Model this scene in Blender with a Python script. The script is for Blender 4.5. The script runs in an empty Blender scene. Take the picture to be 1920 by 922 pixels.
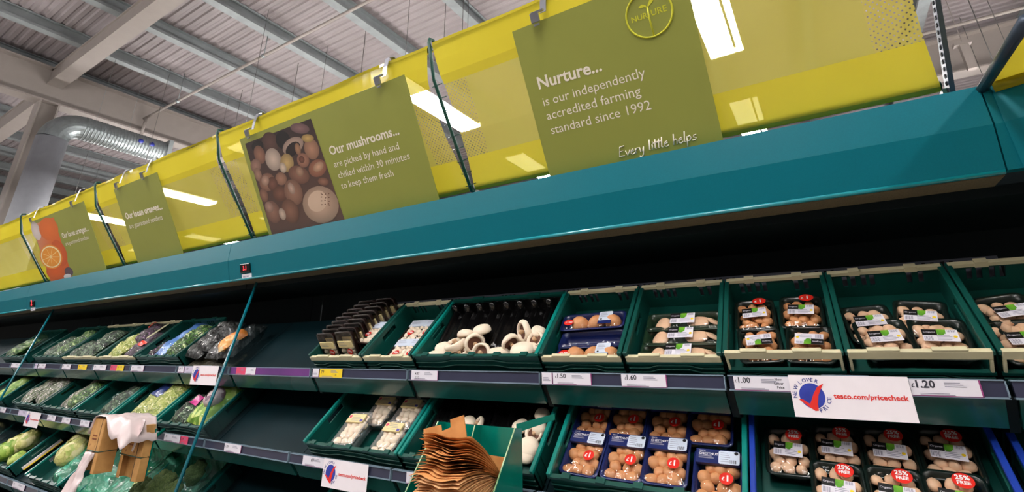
import bpy, bmesh, math, random
import numpy as np
from mathutils import Matrix, Vector, noise

random.seed(7)
S = bpy.context.scene
COL = S.collection

# ------------------------------------------------------------------ camera
PPX, PPY = 940.0, 330.0
FPX = 911.921
R = np.array([[0.84296288, -0.18793927, -0.5040758],
              [0.53796728, 0.29067587, 0.79126401],
              [-0.00218691, -0.93818248, 0.34613415]])
CAM = np.array([0.0, 0.0, 1.6])
cd = bpy.data.cameras.new('camera')
cam = bpy.data.objects.new('camera', cd)
COL.objects.link(cam)
cd.sensor_fit = 'HORIZONTAL'
cd.sensor_width = 36.0
cd.lens = FPX / 1920 * 36.0
cd.shift_x = (960 - PPX) / 1920
cd.shift_y = -(461 - PPY) / 1920
cd.clip_start = 0.02
cd.clip_end = 300
M = Matrix.Identity(4)
for i in range(3):
    M[i][0] = R[i, 0]
    M[i][1] = -R[i, 1]
    M[i][2] = -R[i, 2]
    M[i][3] = CAM[i]
cam.matrix_world = M
S.camera = cam

# ------------------------------------------------------------------ world, exposure
W = bpy.data.worlds.new('world')
S.world = W
W.use_nodes = True
W.node_tree.nodes['Background'].inputs[0].default_value = (1.0, 0.93, 0.92, 1)
W.node_tree.nodes['Background'].inputs[1].default_value = 0.14
S.view_settings.view_transform = 'Standard'
S.view_settings.look = 'None'
S.view_settings.exposure = 0.28
S.view_settings.gamma = 1.0
S.view_settings.use_curve_mapping = False
S.cycles.use_denoising = True
S.cycles.max_bounces = 8
S.cycles.transparent_max_bounces = 16
S.cycles.diffuse_bounces = 3
S.cycles.glossy_bounces = 3
S.cycles.sample_clamp_indirect = 4.0
S.cycles.caustics_reflective = False
S.cycles.caustics_refractive = False
LAMP = 44.0          # radiance of the luminaires' diffusers


# ------------------------------------------------------------------ pixel rays (1920 x 922 frame)
def ray(x, y):
    return R @ np.array([x - PPX, y - PPY, FPX])


def atX(x, y, X):
    r = ray(x, y)
    return CAM + r * (X - CAM[0]) / r[0]


def atY(x, y, Y):
    r = ray(x, y)
    return CAM + r * (Y - CAM[1]) / r[1]


def atZ(x, y, Z):
    r = ray(x, y)
    return CAM + r * (Z - CAM[2]) / r[2]


def onplane(x, y, P0, n):
    r = ray(x, y)
    return CAM + r * ((np.array(P0) - CAM) @ np.array(n)) / (r @ np.array(n))


# ------------------------------------------------------------------ materials
def lin(r, g, b):
    f = lambda c: (c / 255 / 12.92) if c / 255 <= 0.04045 else ((c / 255 + 0.055) / 1.055) ** 2.4
    return (f(r), f(g), f(b))


MATS = {}


def pmat(name, rgb, rough=0.5, metal=0.0, spec=0.5, coat=0.0, var=0.12, scale=30.0, bump=0.0, bscale=None, alpha=None,
         rgb2=None, detail=3.0, lo=0.35, hi=0.65, coatr=0.08, sub=0.0):
    """procedural principled material: two tones mixed by noise, optional noise bump"""
    if name in MATS:
        return MATS[name]
    m = bpy.data.materials.new(name)
    MATS[name] = m
    m.use_nodes = True
    nt = m.node_tree
    b = nt.nodes['Principled BSDF']
    a = lin(*rgb)
    c2 = lin(*rgb2) if rgb2 else tuple(x * (1 - var) for x in a)
    tc = nt.nodes.new('ShaderNodeTexCoord')
    nz = nt.nodes.new('ShaderNodeTexNoise')
    nz.inputs['Scale'].default_value = scale
    nz.inputs['Detail'].default_value = detail
    nt.links.new(tc.outputs['Object'], nz.inputs['Vector'])
    cr = nt.nodes.new('ShaderNodeValToRGB')
    cr.color_ramp.elements[0].position = lo
    cr.color_ramp.elements[1].position = hi
    cr.color_ramp.elements[0].color = (*c2, 1)
    cr.color_ramp.elements[1].color = (*a, 1)
    nt.links.new(nz.outputs['Fac'], cr.inputs['Fac'])
    nt.links.new(cr.outputs['Color'], b.inputs['Base Color'])
    b.inputs['Roughness'].default_value = rough
    b.inputs['Metallic'].default_value = metal
    b.inputs['Specular IOR Level'].default_value = spec
    b.inputs['Coat Weight'].default_value = coat
    b.inputs['Coat Roughness'].default_value = coatr
    if sub:
        b.inputs['Subsurface Weight'].default_value = sub
        b.inputs['Subsurface Radius'].default_value = (0.01, 0.006, 0.004)
    if bump:
        n2 = nt.nodes.new('ShaderNodeTexNoise')
        n2.inputs['Scale'].default_value = bscale or scale
        n2.inputs['Detail'].default_value = 2.0
        nt.links.new(tc.outputs['Object'], n2.inputs['Vector'])
        bp = nt.nodes.new('ShaderNodeBump')
        bp.inputs['Strength'].default_value = bump
        bp.inputs['Distance'].default_value = 0.004
        nt.links.new(n2.outputs['Fac'], bp.inputs['Height'])
        nt.links.new(bp.outputs['Normal'], b.inputs['Normal'])
        nt.links.new(bp.outputs['Normal'], b.inputs['Coat Normal'])
    return m


def emat(name, rgb, strength):
    if name in MATS:
        return MATS[name]
    m = bpy.data.materials.new(name)
    MATS[name] = m
    m.use_nodes = True
    nt = m.node_tree
    b = nt.nodes['Principled BSDF']
    b.inputs['Base Color'].default_value = (*rgb, 1)
    b.inputs['Emission Color'].default_value = (*rgb, 1)
    b.inputs['Emission Strength'].default_value = strength
    return m


def film_mat(name, tint=(1, 1, 1), gloss=0.07, edge=0.5, rough=0.06, bump=0.25, bscale=25.0, body=0.0, bodyc=(0.8, 0.8, 0.8)):
    """clear plastic: transparent, mirror share by view angle, wrinkles"""
    if name in MATS:
        return MATS[name]
    m = bpy.data.materials.new(name)
    MATS[name] = m
    m.use_nodes = True
    nt = m.node_tree
    for n in list(nt.nodes):
        if n.type == 'BSDF_PRINCIPLED':
            nt.nodes.remove(n)
    out = nt.nodes['Material Output']
    tr = nt.nodes.new('ShaderNodeBsdfTransparent')
    tr.inputs['Color'].default_value = (*tint, 1)
    gl = nt.nodes.new('ShaderNodeBsdfGlossy')
    gl.inputs['Roughness'].default_value = rough
    gl.inputs['Color'].default_value = (1, 1, 1, 1)
    tc = nt.nodes.new('ShaderNodeTexCoord')
    nz = nt.nodes.new('ShaderNodeTexNoise')
    nz.inputs['Scale'].default_value = bscale
    nt.links.new(tc.outputs['Object'], nz.inputs['Vector'])
    bp = nt.nodes.new('ShaderNodeBump')
    bp.inputs['Strength'].default_value = bump
    bp.inputs['Distance'].default_value = 0.01
    nt.links.new(nz.outputs['Fac'], bp.inputs['Height'])
    nt.links.new(bp.outputs['Normal'], gl.inputs['Normal'])
    lw = nt.nodes.new('ShaderNodeLayerWeight')
    lw.inputs['Blend'].default_value = 0.25
    mr = nt.nodes.new('ShaderNodeMapRange')
    mr.inputs['To Min'].default_value = gloss
    mr.inputs['To Max'].default_value = edge
    nt.links.new(lw.outputs['Fresnel'], mr.inputs['Value'])
    mx = nt.nodes.new('ShaderNodeMixShader')
    nt.links.new(mr.outputs['Result'], mx.inputs['Fac'])
    last = tr
    if body:
        df = nt.nodes.new('ShaderNodeBsdfDiffuse')
        df.inputs['Color'].default_value = (*bodyc, 1)
        mb = nt.nodes.new('ShaderNodeMixShader')
        mb.inputs['Fac'].default_value = body
        nt.links.new(tr.outputs[0], mb.inputs[1])
        nt.links.new(df.outputs[0], mb.inputs[2])
        last = mb
    nt.links.new(last.outputs[0], mx.inputs[1])
    nt.links.new(gl.outputs[0], mx.inputs[2])
    nt.links.new(mx.outputs[0], out.inputs['Surface'])
    return m


def fabric_mat(name, rgb, opaque, holes=False):
    """thin woven banner cloth: diffuse + translucent + a share of see-through weave, sheen of PVC"""
    m = bpy.data.materials.new(name)
    MATS[name] = m
    m.use_nodes = True
    nt = m.node_tree
    for n in list(nt.nodes):
        if n.type == 'BSDF_PRINCIPLED':
            nt.nodes.remove(n)
    out = nt.nodes['Material Output']
    c = lin(*rgb)
    tc = nt.nodes.new('ShaderNodeTexCoord')
    nz = nt.nodes.new('ShaderNodeTexNoise')
    nz.inputs['Scale'].default_value = 2.5
    nt.links.new(tc.outputs['Object'], nz.inputs['Vector'])
    cr = nt.nodes.new('ShaderNodeValToRGB')
    cr.color_ramp.elements[0].position = 0.3
    cr.color_ramp.elements[1].position = 0.7
    cr.color_ramp.elements[0].color = (c[0] * 0.93, c[1] * 0.92, c[2] * 0.8, 1)
    cr.color_ramp.elements[1].color = (*c, 1)
    nt.links.new(nz.outputs['Fac'], cr.inputs['Fac'])
    df = nt.nodes.new('ShaderNodeBsdfDiffuse')
    tl = nt.nodes.new('ShaderNodeBsdfTranslucent')
    nt.links.new(cr.outputs['Color'], df.inputs['Color'])
    nt.links.new(cr.outputs['Color'], tl.inputs['Color'])
    m1 = nt.nodes.new('ShaderNodeMixShader')
    m1.inputs['Fac'].default_value = 0.42
    nt.links.new(df.outputs[0], m1.inputs[1])
    nt.links.new(tl.outputs[0], m1.inputs[2])
    gl = nt.nodes.new('ShaderNodeBsdfGlossy')
    gl.inputs['Roughness'].default_value = 0.12
    nb = nt.nodes.new('ShaderNodeTexNoise')
    nb.inputs['Scale'].default_value = 6.0
    nt.links.new(tc.outputs['Object'], nb.inputs['Vector'])
    bp = nt.nodes.new('ShaderNodeBump')
    bp.inputs['Strength'].default_value = 0.12
    bp.inputs['Distance'].default_value = 0.01
    nt.links.new(nb.outputs['Fac'], bp.inputs['Height'])
    nt.links.new(bp.outputs['Normal'], gl.inputs['Normal'])
    m2 = nt.nodes.new('ShaderNodeMixShader')
    m2.inputs['Fac'].default_value = 0.035
    nt.links.new(m1.outputs[0], m2.inputs[1])
    nt.links.new(gl.outputs[0], m2.inputs[2])
    tr = nt.nodes.new('ShaderNodeBsdfTransparent')
    tr.inputs['Color'].default_value = (0.95, 0.9, 0.5, 1)
    m3 = nt.nodes.new('ShaderNodeMixShader')
    m3.inputs['Fac'].default_value = opaque
    nt.links.new(tr.outputs[0], m3.inputs[1])
    nt.links.new(m2.outputs[0], m3.inputs[2])
    last = m3
    if holes:
        # punched staggered eyelets in the side strips, UV in metres from the strip's outer edge
        uv = nt.nodes.new('ShaderNodeUVMap')
        vo = nt.nodes.new('ShaderNodeTexVoronoi')
        vo.inputs['Randomness'].default_value = 0.0
        vo.inputs['Scale'].default_value = 78.0
        mp = nt.nodes.new('ShaderNodeMapping')
        mp.inputs['Rotation'].default_value = (0, 0, 0.785)
        nt.links.new(uv.outputs[0], mp.inputs['Vector'])
        nt.links.new(mp.outputs[0], vo.inputs['Vector'])
        lt = nt.nodes.new('ShaderNodeMath')
        lt.operation = 'LESS_THAN'
        lt.inputs[1].default_value = 0.19
        nt.links.new(vo.outputs['Distance'], lt.inputs[0])
        t2 = nt.nodes.new('ShaderNodeBsdfTransparent')
        m4 = nt.nodes.new('ShaderNodeMixShader')
        nt.links.new(lt.outputs[0], m4.inputs['Fac'])
        nt.links.new(m3.outputs[0], m4.inputs[1])
        nt.links.new(t2.outputs[0], m4.inputs[2])
        last = m4
    nt.links.new(last.outputs[0], out.inputs['Surface'])
    return m


def print_mat(name):
    """printed picture: ink colours stored per corner of the print's mesh"""
    if name in MATS:
        return MATS[name]
    m = bpy.data.materials.new(name)
    MATS[name] = m
    m.use_nodes = True
    nt = m.node_tree
    b = nt.nodes['Principled BSDF']
    at = nt.nodes.new('ShaderNodeAttribute')
    at.attribute_name = 'ink'
    nt.links.new(at.outputs['Color'], b.inputs['Base Color'])
    b.inputs['Roughness'].default_value = 0.55
    return m


def leaf_mat(name, cols, scale=18.0, rough=0.55, bump=0.6, coat=0.08, stretch=(1, 1, 1)):
    """mixed leaves: several greens picked by voronoi cells"""
    if name in MATS:
        return MATS[name]
    m = bpy.data.materials.new(name)
    MATS[name] = m
    m.use_nodes = True
    nt = m.node_tree
    b = nt.nodes['Principled BSDF']
    tc = nt.nodes.new('ShaderNodeTexCoord')
    mp = nt.nodes.new('ShaderNodeMapping')
    mp.inputs['Scale'].default_value = stretch
    nt.links.new(tc.outputs['Object'], mp.inputs['Vector'])
    nz = nt.nodes.new('ShaderNodeTexNoise')
    nz.inputs['Scale'].default_value = scale * 0.5
    nz.inputs['Detail'].default_value = 3
    nt.links.new(mp.outputs[0], nz.inputs['Vector'])
    mixv = nt.nodes.new('ShaderNodeMix')
    mixv.data_type = 'VECTOR'
    mixv.inputs['Factor'].default_value = 0.12
    nt.links.new(mp.outputs[0], mixv.inputs[4])
    nt.links.new(nz.outputs['Color'], mixv.inputs[5])
    vo = nt.nodes.new('ShaderNodeTexVoronoi')
    vo.inputs['Scale'].default_value = scale
    nt.links.new(mixv.outputs[1], vo.inputs['Vector'])
    cr = nt.nodes.new('ShaderNodeValToRGB')
    cr.color_ramp.interpolation = 'LINEAR'
    e = cr.color_ramp.elements
    while len(e) < len(cols):
        e.new(0.5)
    for i, c in enumerate(cols):
        e[i].position = 0.08 + 0.88 * (i / max(1, len(cols) - 1)) ** 0.6
        e[i].color = (*lin(*c), 1)
    sep = nt.nodes.new('ShaderNodeSeparateColor')
    nt.links.new(vo.outputs['Color'], sep.inputs[0])
    nt.links.new(sep.outputs[0], cr.inputs['Fac'])
    nt.links.new(cr.outputs['Color'], b.inputs['Base Color'])
    b.inputs['Roughness'].default_value = rough
    b.inputs['Coat Weight'].default_value = coat
    b.inputs['Coat Roughness'].default_value = 0.12
    bp = nt.nodes.new('ShaderNodeBump')
    bp.inputs['Strength'].default_value = bump
    bp.inputs['Distance'].default_value = 0.012
    nt.links.new(vo.outputs['Distance'], bp.inputs['Height'])
    nt.links.new(bp.outputs['Normal'], b.inputs['Normal'])
    n3 = nt.nodes.new('ShaderNodeTexNoise')
    n3.inputs['Scale'].default_value = 22
    nt.links.new(tc.outputs['Object'], n3.inputs['Vector'])
    b3 = nt.nodes.new('ShaderNodeBump')
    b3.inputs['Strength'].default_value = 0.7
    b3.inputs['Distance'].default_value = 0.02
    nt.links.new(n3.outputs['Fac'], b3.inputs['Height'])
    nt.links.new(b3.outputs['Normal'], b.inputs['Coat Normal'])
    return m


# ------------------------------------------------------------------ mesh builder
class MB:
    def __init__(self):
        self.v, self.f, self.mi, self.sm, self.ink = [], [], [], [], {}

    def add(self, verts, faces, mi=0, smooth=False, mat=None):
        b = len(self.v)
        for p in verts:
            p = Vector(p)
            if mat is not None:
                p = mat @ p
            self.v.append(tuple(p))
        for f in faces:
            self.f.append(tuple(i + b for i in f))
            self.mi.append(mi)
            self.sm.append(smooth)
        return b

    def box(self, x0, x1, y0, y1, z0, z1, mi=0, mat=None):
        vs = [(x, y, z) for z in (z0, z1) for y in (y0, y1) for x in (x0, x1)]
        fs = [(0, 2, 3, 1), (4, 5, 7, 6), (0, 1, 5, 4), (2, 6, 7, 3), (0, 4, 6, 2), (1, 3, 7, 5)]
        self.add(vs, fs, mi, False, mat)

    def quad(self, a, b, c, d, mi=0):
        self.add([a, b, c, d], [(0, 1, 2, 3)], mi)

    def prism(self, prof, x0, x1, mi=0, closed=True, cap=True, smooth=False, fn=None):
        """profile of (y,z) pairs swept along x (fn maps (x,y,z))"""
        n = len(prof)
        vs = [(x, y, z) for x in (x0, x1) for (y, z) in prof]
        if fn:
            vs = [fn(*p) for p in vs]
        fs = []
        for i in range(n if closed else n - 1):
            j = (i + 1) % n
            fs.append((i, j, n + j, n + i))
        if cap and closed:
            fs.append(tuple(range(n - 1, -1, -1)))
            fs.append(tuple(range(n, 2 * n)))
        self.add(vs, fs, mi, smooth)

    def tube(self, pts, r, seg=10, mi=0, cap=True, smooth=True, closed=False):
        pts = [Vector(p) for p in pts]
        n = len(pts)
        rs = r if isinstance(r, (list, tuple)) else [r] * n
        up = Vector((0.13, 0.31, 0.94)).normalized()
        rings = []
        prev = None
        for i, p in enumerate(pts):
            a = pts[(i - 1) % n] if (closed or i > 0) else p
            c = pts[(i + 1) % n] if (closed or i < n - 1) else p
            t = (c - a).normalized()
            if prev is None:
                s = t.cross(up)
                if s.length < 1e-4:
                    s = t.cross(Vector((1, 0, 0)))
                s.normalize()
            else:
                s = (prev - t * prev.dot(t)).normalized()
            prev = s
            q = t.cross(s)
            rings.append([p + (s * math.cos(2 * math.pi * k / seg) + q * math.sin(2 * math.pi * k / seg)) * rs[i] for k in range(seg)])
        vs = [v for rg in rings for v in rg]
        fs = []
        for i in range(n if closed else n - 1):
            j = (i + 1) % n
            for k in range(seg):
                l = (k + 1) % seg
                fs.append((i * seg + k, i * seg + l, j * seg + l, j * seg + k))
        if cap and not closed:
            fs.append(tuple(range(seg - 1, -1, -1)))
            fs.append(tuple(range((n - 1) * seg, n * seg)))
        self.add(vs, fs, mi, smooth)

    def loft(self, rings, mi=0, smooth=False, cap0=False, cap1=False, mat=None):
        n = len(rings[0])
        vs = [p for rg in rings for p in rg]
        fs = []
        for i in range(len(rings) - 1):
            for k in range(n):
                l = (k + 1) % n
                fs.append((i * n + k, i * n + l, (i + 1) * n + l, (i + 1) * n + k))
        if cap0:
            fs.append(tuple(range(n - 1, -1, -1)))
        if cap1:
            fs.append(tuple(range((len(rings) - 1) * n, len(rings) * n)))
        self.add(vs, fs, mi, smooth, mat)

    def lathe(self, prof, seg=16, mi=0, smooth=True, mat=None, wob=None):
        """profile of (r,z) turned about z"""
        rings = []
        for (r, z) in prof:
            rings.append([(r * math.cos(2 * math.pi * k / seg), r * math.sin(2 * math.pi * k / seg), z) for k in range(seg)])
        if wob:
            rings = [[wob(*p) for p in rg] for rg in rings]
        self.loft(rings, mi, smooth, mat=mat)

    def grid(self, nu, nv, fn, mi=0, smooth=True):
        vs = [fn(i / nu, j / nv) for j in range(nv + 1) for i in range(nu + 1)]
        w = nu + 1
        fs = [(j * w + i, j * w + i + 1, (j + 1) * w + i + 1, (j + 1) * w + i) for j in range(nv) for i in range(nu)]
        self.add(vs, fs, mi, smooth)

    def mesh(self, name, mats):
        me = bpy.data.meshes.new(name)
        me.from_pydata(self.v, [], self.f)
        for m in (mats if isinstance(mats, (list, tuple)) else [mats]):
            me.materials.append(m)
        me.polygons.foreach_set('material_index', self.mi)
        me.polygons.foreach_set('use_smooth', self.sm)
        if self.ink:
            ca = me.color_attributes.new('ink', 'FLOAT_COLOR', 'POINT')
            for i in range(len(self.v)):
                c = self.ink.get(i, (0.5, 0.5, 0.5))
                ca.data[i].color = (*c, 1)
        me.update()
        return me

    def build(self, name, mats, parent=None, M=None, bevel=0.0, solid=0.0):
        me = self.mesh(name, mats)
        return link(name, me, parent, M, bevel, solid)


def link(name, me, parent=None, M=None, bevel=0.0, solid=0.0):
    o = bpy.data.objects.new(name, me)
    COL.objects.link(o)
    if parent is not None:
        o.parent = parent
    if M is not None:
        o.matrix_basis = M
    if solid:
        s = o.modifiers.new('thickness', 'SOLIDIFY')
        s.thickness = solid
        s.offset = 0
    if bevel:
        b = o.modifiers.new('bevel', 'BEVEL')
        b.width = bevel
        b.segments = 2
        b.limit_method = 'ANGLE'
        b.angle_limit = math.radians(40)
    return o


def tag(o, label=None, cat=None, group=None, kind=None):
    if label:
        o['label'] = label
    if cat:
        o['category'] = cat
    if group:
        o['group'] = group
    if kind:
        o['kind'] = kind
    return o


def empty(name, M=None, parent=None):
    o = bpy.data.objects.new(name, None)
    COL.objects.link(o)
    o.empty_display_size = 0.05
    if M is not None:
        o.matrix_basis = M
    if parent is not None:
        o.parent = parent
    return o


def kids(o):
    return [c for c in ALLKIDS.get(o.name, [])]


def copy_tree(o, parent=None):
    c = o.copy()
    COL.objects.link(c)
    if parent is not None:
        c.parent = parent
    for ch in list(o.children):
        copy_tree(ch, c)
    return c


def frame(o, u, v, w=None):
    u = Vector(u).normalized()
    v = Vector(v)
    v = (v - u * v.dot(u)).normalized()
    w = u.cross(v)
    m = Matrix.Identity(4)
    for i in range(3):
        m[i][0], m[i][1], m[i][2], m[i][3] = u[i], v[i], w[i], o[i]
    return m


def T(x, y, z):
    return Matrix.Translation((x, y, z))


def RZ(a):
    return Matrix.Rotation(a, 4, 'Z')


def RX(a):
    return Matrix.Rotation(a, 4, 'X')


def RY(a):
    return Matrix.Rotation(a, 4, 'Y')


TEXTS = {}


def text_geo(s, bold=0.0, shear=0.0):
    """flat letter faces of a string: verts, faces, bounds"""
    key = (s, bold, shear)
    if key in TEXTS:
        return TEXTS[key]
    cu = bpy.data.curves.new('lettering', 'FONT')
    cu.body = s
    cu.size = 1.0
    cu.offset = bold
    cu.shear = shear
    cu.resolution_u = 2
    o = bpy.data.objects.new('lettering', cu)
    COL.objects.link(o)
    bpy.context.view_layer.update()
    dg = bpy.context.evaluated_depsgraph_get()
    me = bpy.data.meshes.new_from_object(o.evaluated_get(dg))
    v = [tuple(x.co) for x in me.vertices]
    f = [tuple(p.vertices) for p in me.polygons]
    bpy.data.objects.remove(o)
    bpy.data.curves.remove(cu)
    bpy.data.meshes.remove(me)
    xs = [p[0] for p in v]
    ys = [p[1] for p in v]
    TEXTS[key] = (v, f, (min(xs), max(xs), min(ys), max(ys)))
    return TEXTS[key]


def put_text(mb, s, x0, y0, width=None, height=None, ang=0.0, z=0.0005, bold=0.0, mi=0, shear=0.0, xs=None):
    """letters with their left end of the baseline at (x0, y0); width fits the whole string"""
    v, f, (a, b, c, d) = text_geo(s, bold, shear)
    sx = width / (b - a) if width else (height / 0.72)
    sy = (height / 0.72) if height else sx
    if xs:
        sx = xs * sy
    ca, sa = math.cos(ang), math.sin(ang)
    mb.add([(x0 + ca * (p[0] - a) * sx - sa * p[1] * sy, y0 + sa * (p[0] - a) * sx + ca * p[1] * sy, z) for p in v], f, mi)


def disc(mb, cx, cy, rx, ry, z, seg=24, mi=0, rot=0.0, inks=None):
    c, s = math.cos(rot), math.sin(rot)
    P = [(cx, cy, z)]
    for k in range(seg):
        a = 2 * math.pi * k / seg
        x, y = rx * math.cos(a), ry * math.sin(a)
        P.append((cx + c * x - s * y, cy + s * x + c * y, z))
    b = mb.add(P, [(0, 1 + k, 1 + (k + 1) % seg) for k in range(seg)], mi)
    if inks:
        mb.ink[b] = inks[0]
        for k in range(seg):
            mb.ink[b + 1 + k] = inks[1]


def rrect(w, h, r, seg=4, cx=0.0, cy=0.0):
    pts = []
    for (sx, sy, a0) in ((1, 1, 0), (-1, 1, 90), (-1, -1, 180), (1, -1, 270)):
        for k in range(seg + 1):
            a = math.radians(a0 + 90 * k / seg)
            pts.append((cx + sx * (w / 2 - r) + r * math.cos(a), cy + sy * (h / 2 - r) + r * math.sin(a)))
    return pts


def rplate(mb, w, h, r, z, mi=0, cx=0.0, cy=0.0, t=0.0):
    p = rrect(w, h, r, 4, cx, cy)
    n = len(p)
    if not t:
        mb.add([(x, y, z) for x, y in p], [tuple(range(n))], mi)
    else:
        mb.loft([[(x, y, z - t) for x, y in p], [(x, y, z) for x, y in p]], mi, cap0=True, cap1=True)


# common materials
teal = pmat('teal painted steel', (0, 104, 118), rough=0.42, spec=0.2, var=0.08, scale=400, bump=0.06, bscale=900)
teal_dark = pmat('dark teal interior steel', (3, 32, 38), rough=0.5, spec=0.15, var=0.2, scale=6)
dark_in = pmat('shade-darkened interior lining', (5, 22, 26), rough=0.55, spec=0.25, var=0.25, scale=4)  # dark base colour holds the shade of the unlit cabinet interior
tan_soffit = pmat('tan honeycomb soffit', (118, 108, 84), rough=0.6, var=0.35, scale=300)
grey_metal = pmat('galvanised steel', (150, 158, 160), rough=0.4, metal=0.75, var=0.18, scale=12)
purlin_m = pmat('galvanised purlin', (142, 148, 150), rough=0.5, metal=0.25, var=0.15, scale=6)
white_paint = pmat('cream white painted steel', (150, 141, 136), rough=0.55, var=0.06, scale=5)
roof_m = pmat('light liner sheet', (140, 131, 133), rough=0.5, var=0.07, scale=3)
duct_white = pmat('white duct sleeve', (150, 153, 160), rough=0.45, var=0.08, scale=8)
rail_m = pmat('slate price rail plastic', (52, 54, 76), rough=0.3, var=0.1, scale=15, coat=0.3)
rail_edge = pmat('clear rail edge', (122, 142, 158), rough=0.3, var=0.1, scale=15)
purple_m = pmat('purple card strip', (112, 52, 128), rgb2=(90, 44, 112), rough=0.4, scale=3, coat=0.3)
crate_m = pmat('green crate plastic', (10, 76, 68), rough=0.36, var=0.2, scale=12, coat=0.15)
crate_rim = pmat('lit-tinted crate rim', (8, 132, 122), rough=0.3, var=0.12, scale=14, coat=0.25)  # crate teal made brighter to imitate light on the glossy rims
crate_blue = pmat('blue crate rim', (28, 62, 168), rough=0.32, var=0.12, scale=14, coat=0.25)
cream_bar = pmat('cream crate bar', (216, 208, 172), rough=0.5, var=0.1, scale=14)
paper_w = pmat('white ticket paper', (226, 222, 232), rough=0.5, var=0.03, scale=20)
ink_m = pmat('dark print ink', (44, 44, 56), rough=0.6, var=0.1, scale=50)
ink_grey = pmat('grey print ink', (140, 138, 156), rough=0.6, var=0.1, scale=50)
pink_m = pmat('pink ticket print', (222, 70, 110), rough=0.5, var=0.08, scale=20)
lilac_m = pmat('plum ticket edge', (150, 60, 120), rough=0.5, var=0.08, scale=20)
yellow_t = pmat('yellow ticket paper', (240, 205, 30), rough=0.5, var=0.05, scale=20)
red_m = pmat('red sticker', (222, 40, 28), rough=0.35, var=0.06, scale=20, coat=0.3)
white_ink = pmat('white print ink', (240, 236, 236), rough=0.5, var=0.03, scale=50)
sign_green = pmat('olive green sign board', (146, 150, 66), rough=0.5, var=0.05, scale=3)
sign_white = pmat('cream white sign lettering', (240, 230, 214), rough=0.5, var=0.03, scale=30)
sign_yellow = pmat('lime yellow sign print', (206, 204, 50), rough=0.5, var=0.04, scale=30)
wire_green = pmat('dark green coated wire', (12, 70, 58), rough=0.35, var=0.15, scale=40)
# ================================================================== SETTING
K = 1.385                       # the hall is this much larger than a roof height of 5.5 m would give


def hall(x, y, z):
    return (x * K, y * K, 1.6 + (z - 1.6) * K)


ZP = 1.6 + 3.9 * K              # underside of purlins
mb = MB()
mb.box(-50, 14, -12, 32, -0.1, 0.0)
tag(mb.build('floor', pmat('pale vinyl floor', (140, 134, 126), rough=0.35, var=0.1, scale=1.5)), kind='structure')
mb = MB()
mb.box(-50, 14, 32, 32.2, 0, ZP + 1)
tag(mb.build('wall_back', pmat('pale hall cladding', (170, 166, 165), rough=0.6, var=0.08, scale=0.6)), kind='structure')
mb = MB()
mb.box(-50.2, -50, -12, 32, 0, ZP + 1)
tag(mb.build('wall_left', MATS['pale hall cladding']), kind='structure')
# corrugated roof: ribs run along X
mb = MB()
prof = []
y = -12.0
p = 0.15
while y < 32:
    prof += [(y, 0.0), (y + 0.06, 0.0), (y + 0.085, 0.022), (y + 0.125, 0.022)]
    y += p
mb.prism([(a, ZP + 0.24 + b) for a, b in prof], -50, 14, closed=False)
tag(mb.build('ceiling', roof_m), kind='structure')
# purlins (lipped channels) along Y
px_ = [-8.9 + 1.178 * k for k in range(-12, 15)]
for k, xx in enumerate(px_):
    X = xx * K
    mb = MB()
    w, h, t = 0.085, 0.235, 0.012
    mb.box(X - w, X + w, -12, 32, ZP, ZP + t)
    mb.box(X - 0.012, X + 0.012, -12, 32, ZP + t, ZP + h)
    mb.box(X - w, X - w + t, -12, 32, ZP + t, ZP + 0.05)
    mb.box(X + w - t, X + w, -12, 32, ZP + t, ZP + 0.05)
    mb.box(X - w, X + w, -12, 32, ZP + h - t, ZP + h)
    tag(mb.build('purlin', purlin_m), kind='structure')


def ibeam(name, along, c, z0, z1, half, a0, a1, tf=0.03, tw=0.02):
    mb = MB()
    for (lo, hi, hw) in ((z0, z0 + tf, half), (z1 - tf, z1, half), (z0 + tf, z1 - tf, tw)):
        if along == 'y':
            mb.box(c - hw, c + hw, a0, a1, lo, hi)
        else:
            mb.box(a0, a1, c - hw, c + hw, lo, hi)
    o = mb.build(name, white_paint)
    return tag(o, kind='structure')


gx = -8.72 * K
ibeam('girder', 'y', gx, 1.6 + 3.36 * K, ZP - 0.02, 0.16, -12, 32)
ibeam('girder', 'y', -19.5 * K, 1.6 + 3.36 * K, ZP - 0.02, 0.16, -12, 32)
by = 1.70 * K
ibeam('beam', 'x', by, ZP - 0.36, ZP - 0.02, 0.125, gx + 0.03, 14, tw=0.1)
ibeam('beam', 'x', by, 1.6 + 3.40 * K, ZP - 0.3, 0.125, -19.4 * K, gx - 0.17, tw=0.1)
bp_ = atZ(1815, 137, 1.6 + 3.36 * K)
ibeam('girder', 'x', bp_[1], 1.6 + 3.36 * K, ZP - 0.02, 0.16, 0.6, 14)
# column beneath the girder
mb = MB()
c = atX(52, 250, gx)
for (x0, x1, y0, y1) in ((gx - 0.17, gx + 0.17, by - 0.15, by - 0.125), (gx - 0.17, gx + 0.17, by + 0.125, by + 0.15), (gx - 0.015, gx + 0.015, by - 0.125, by + 0.125)):
    mb.box(x0, x1, y0, y1, 0, 1.6 + 3.36 * K)
tag(mb.build('column', white_paint), kind='structure')
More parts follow.
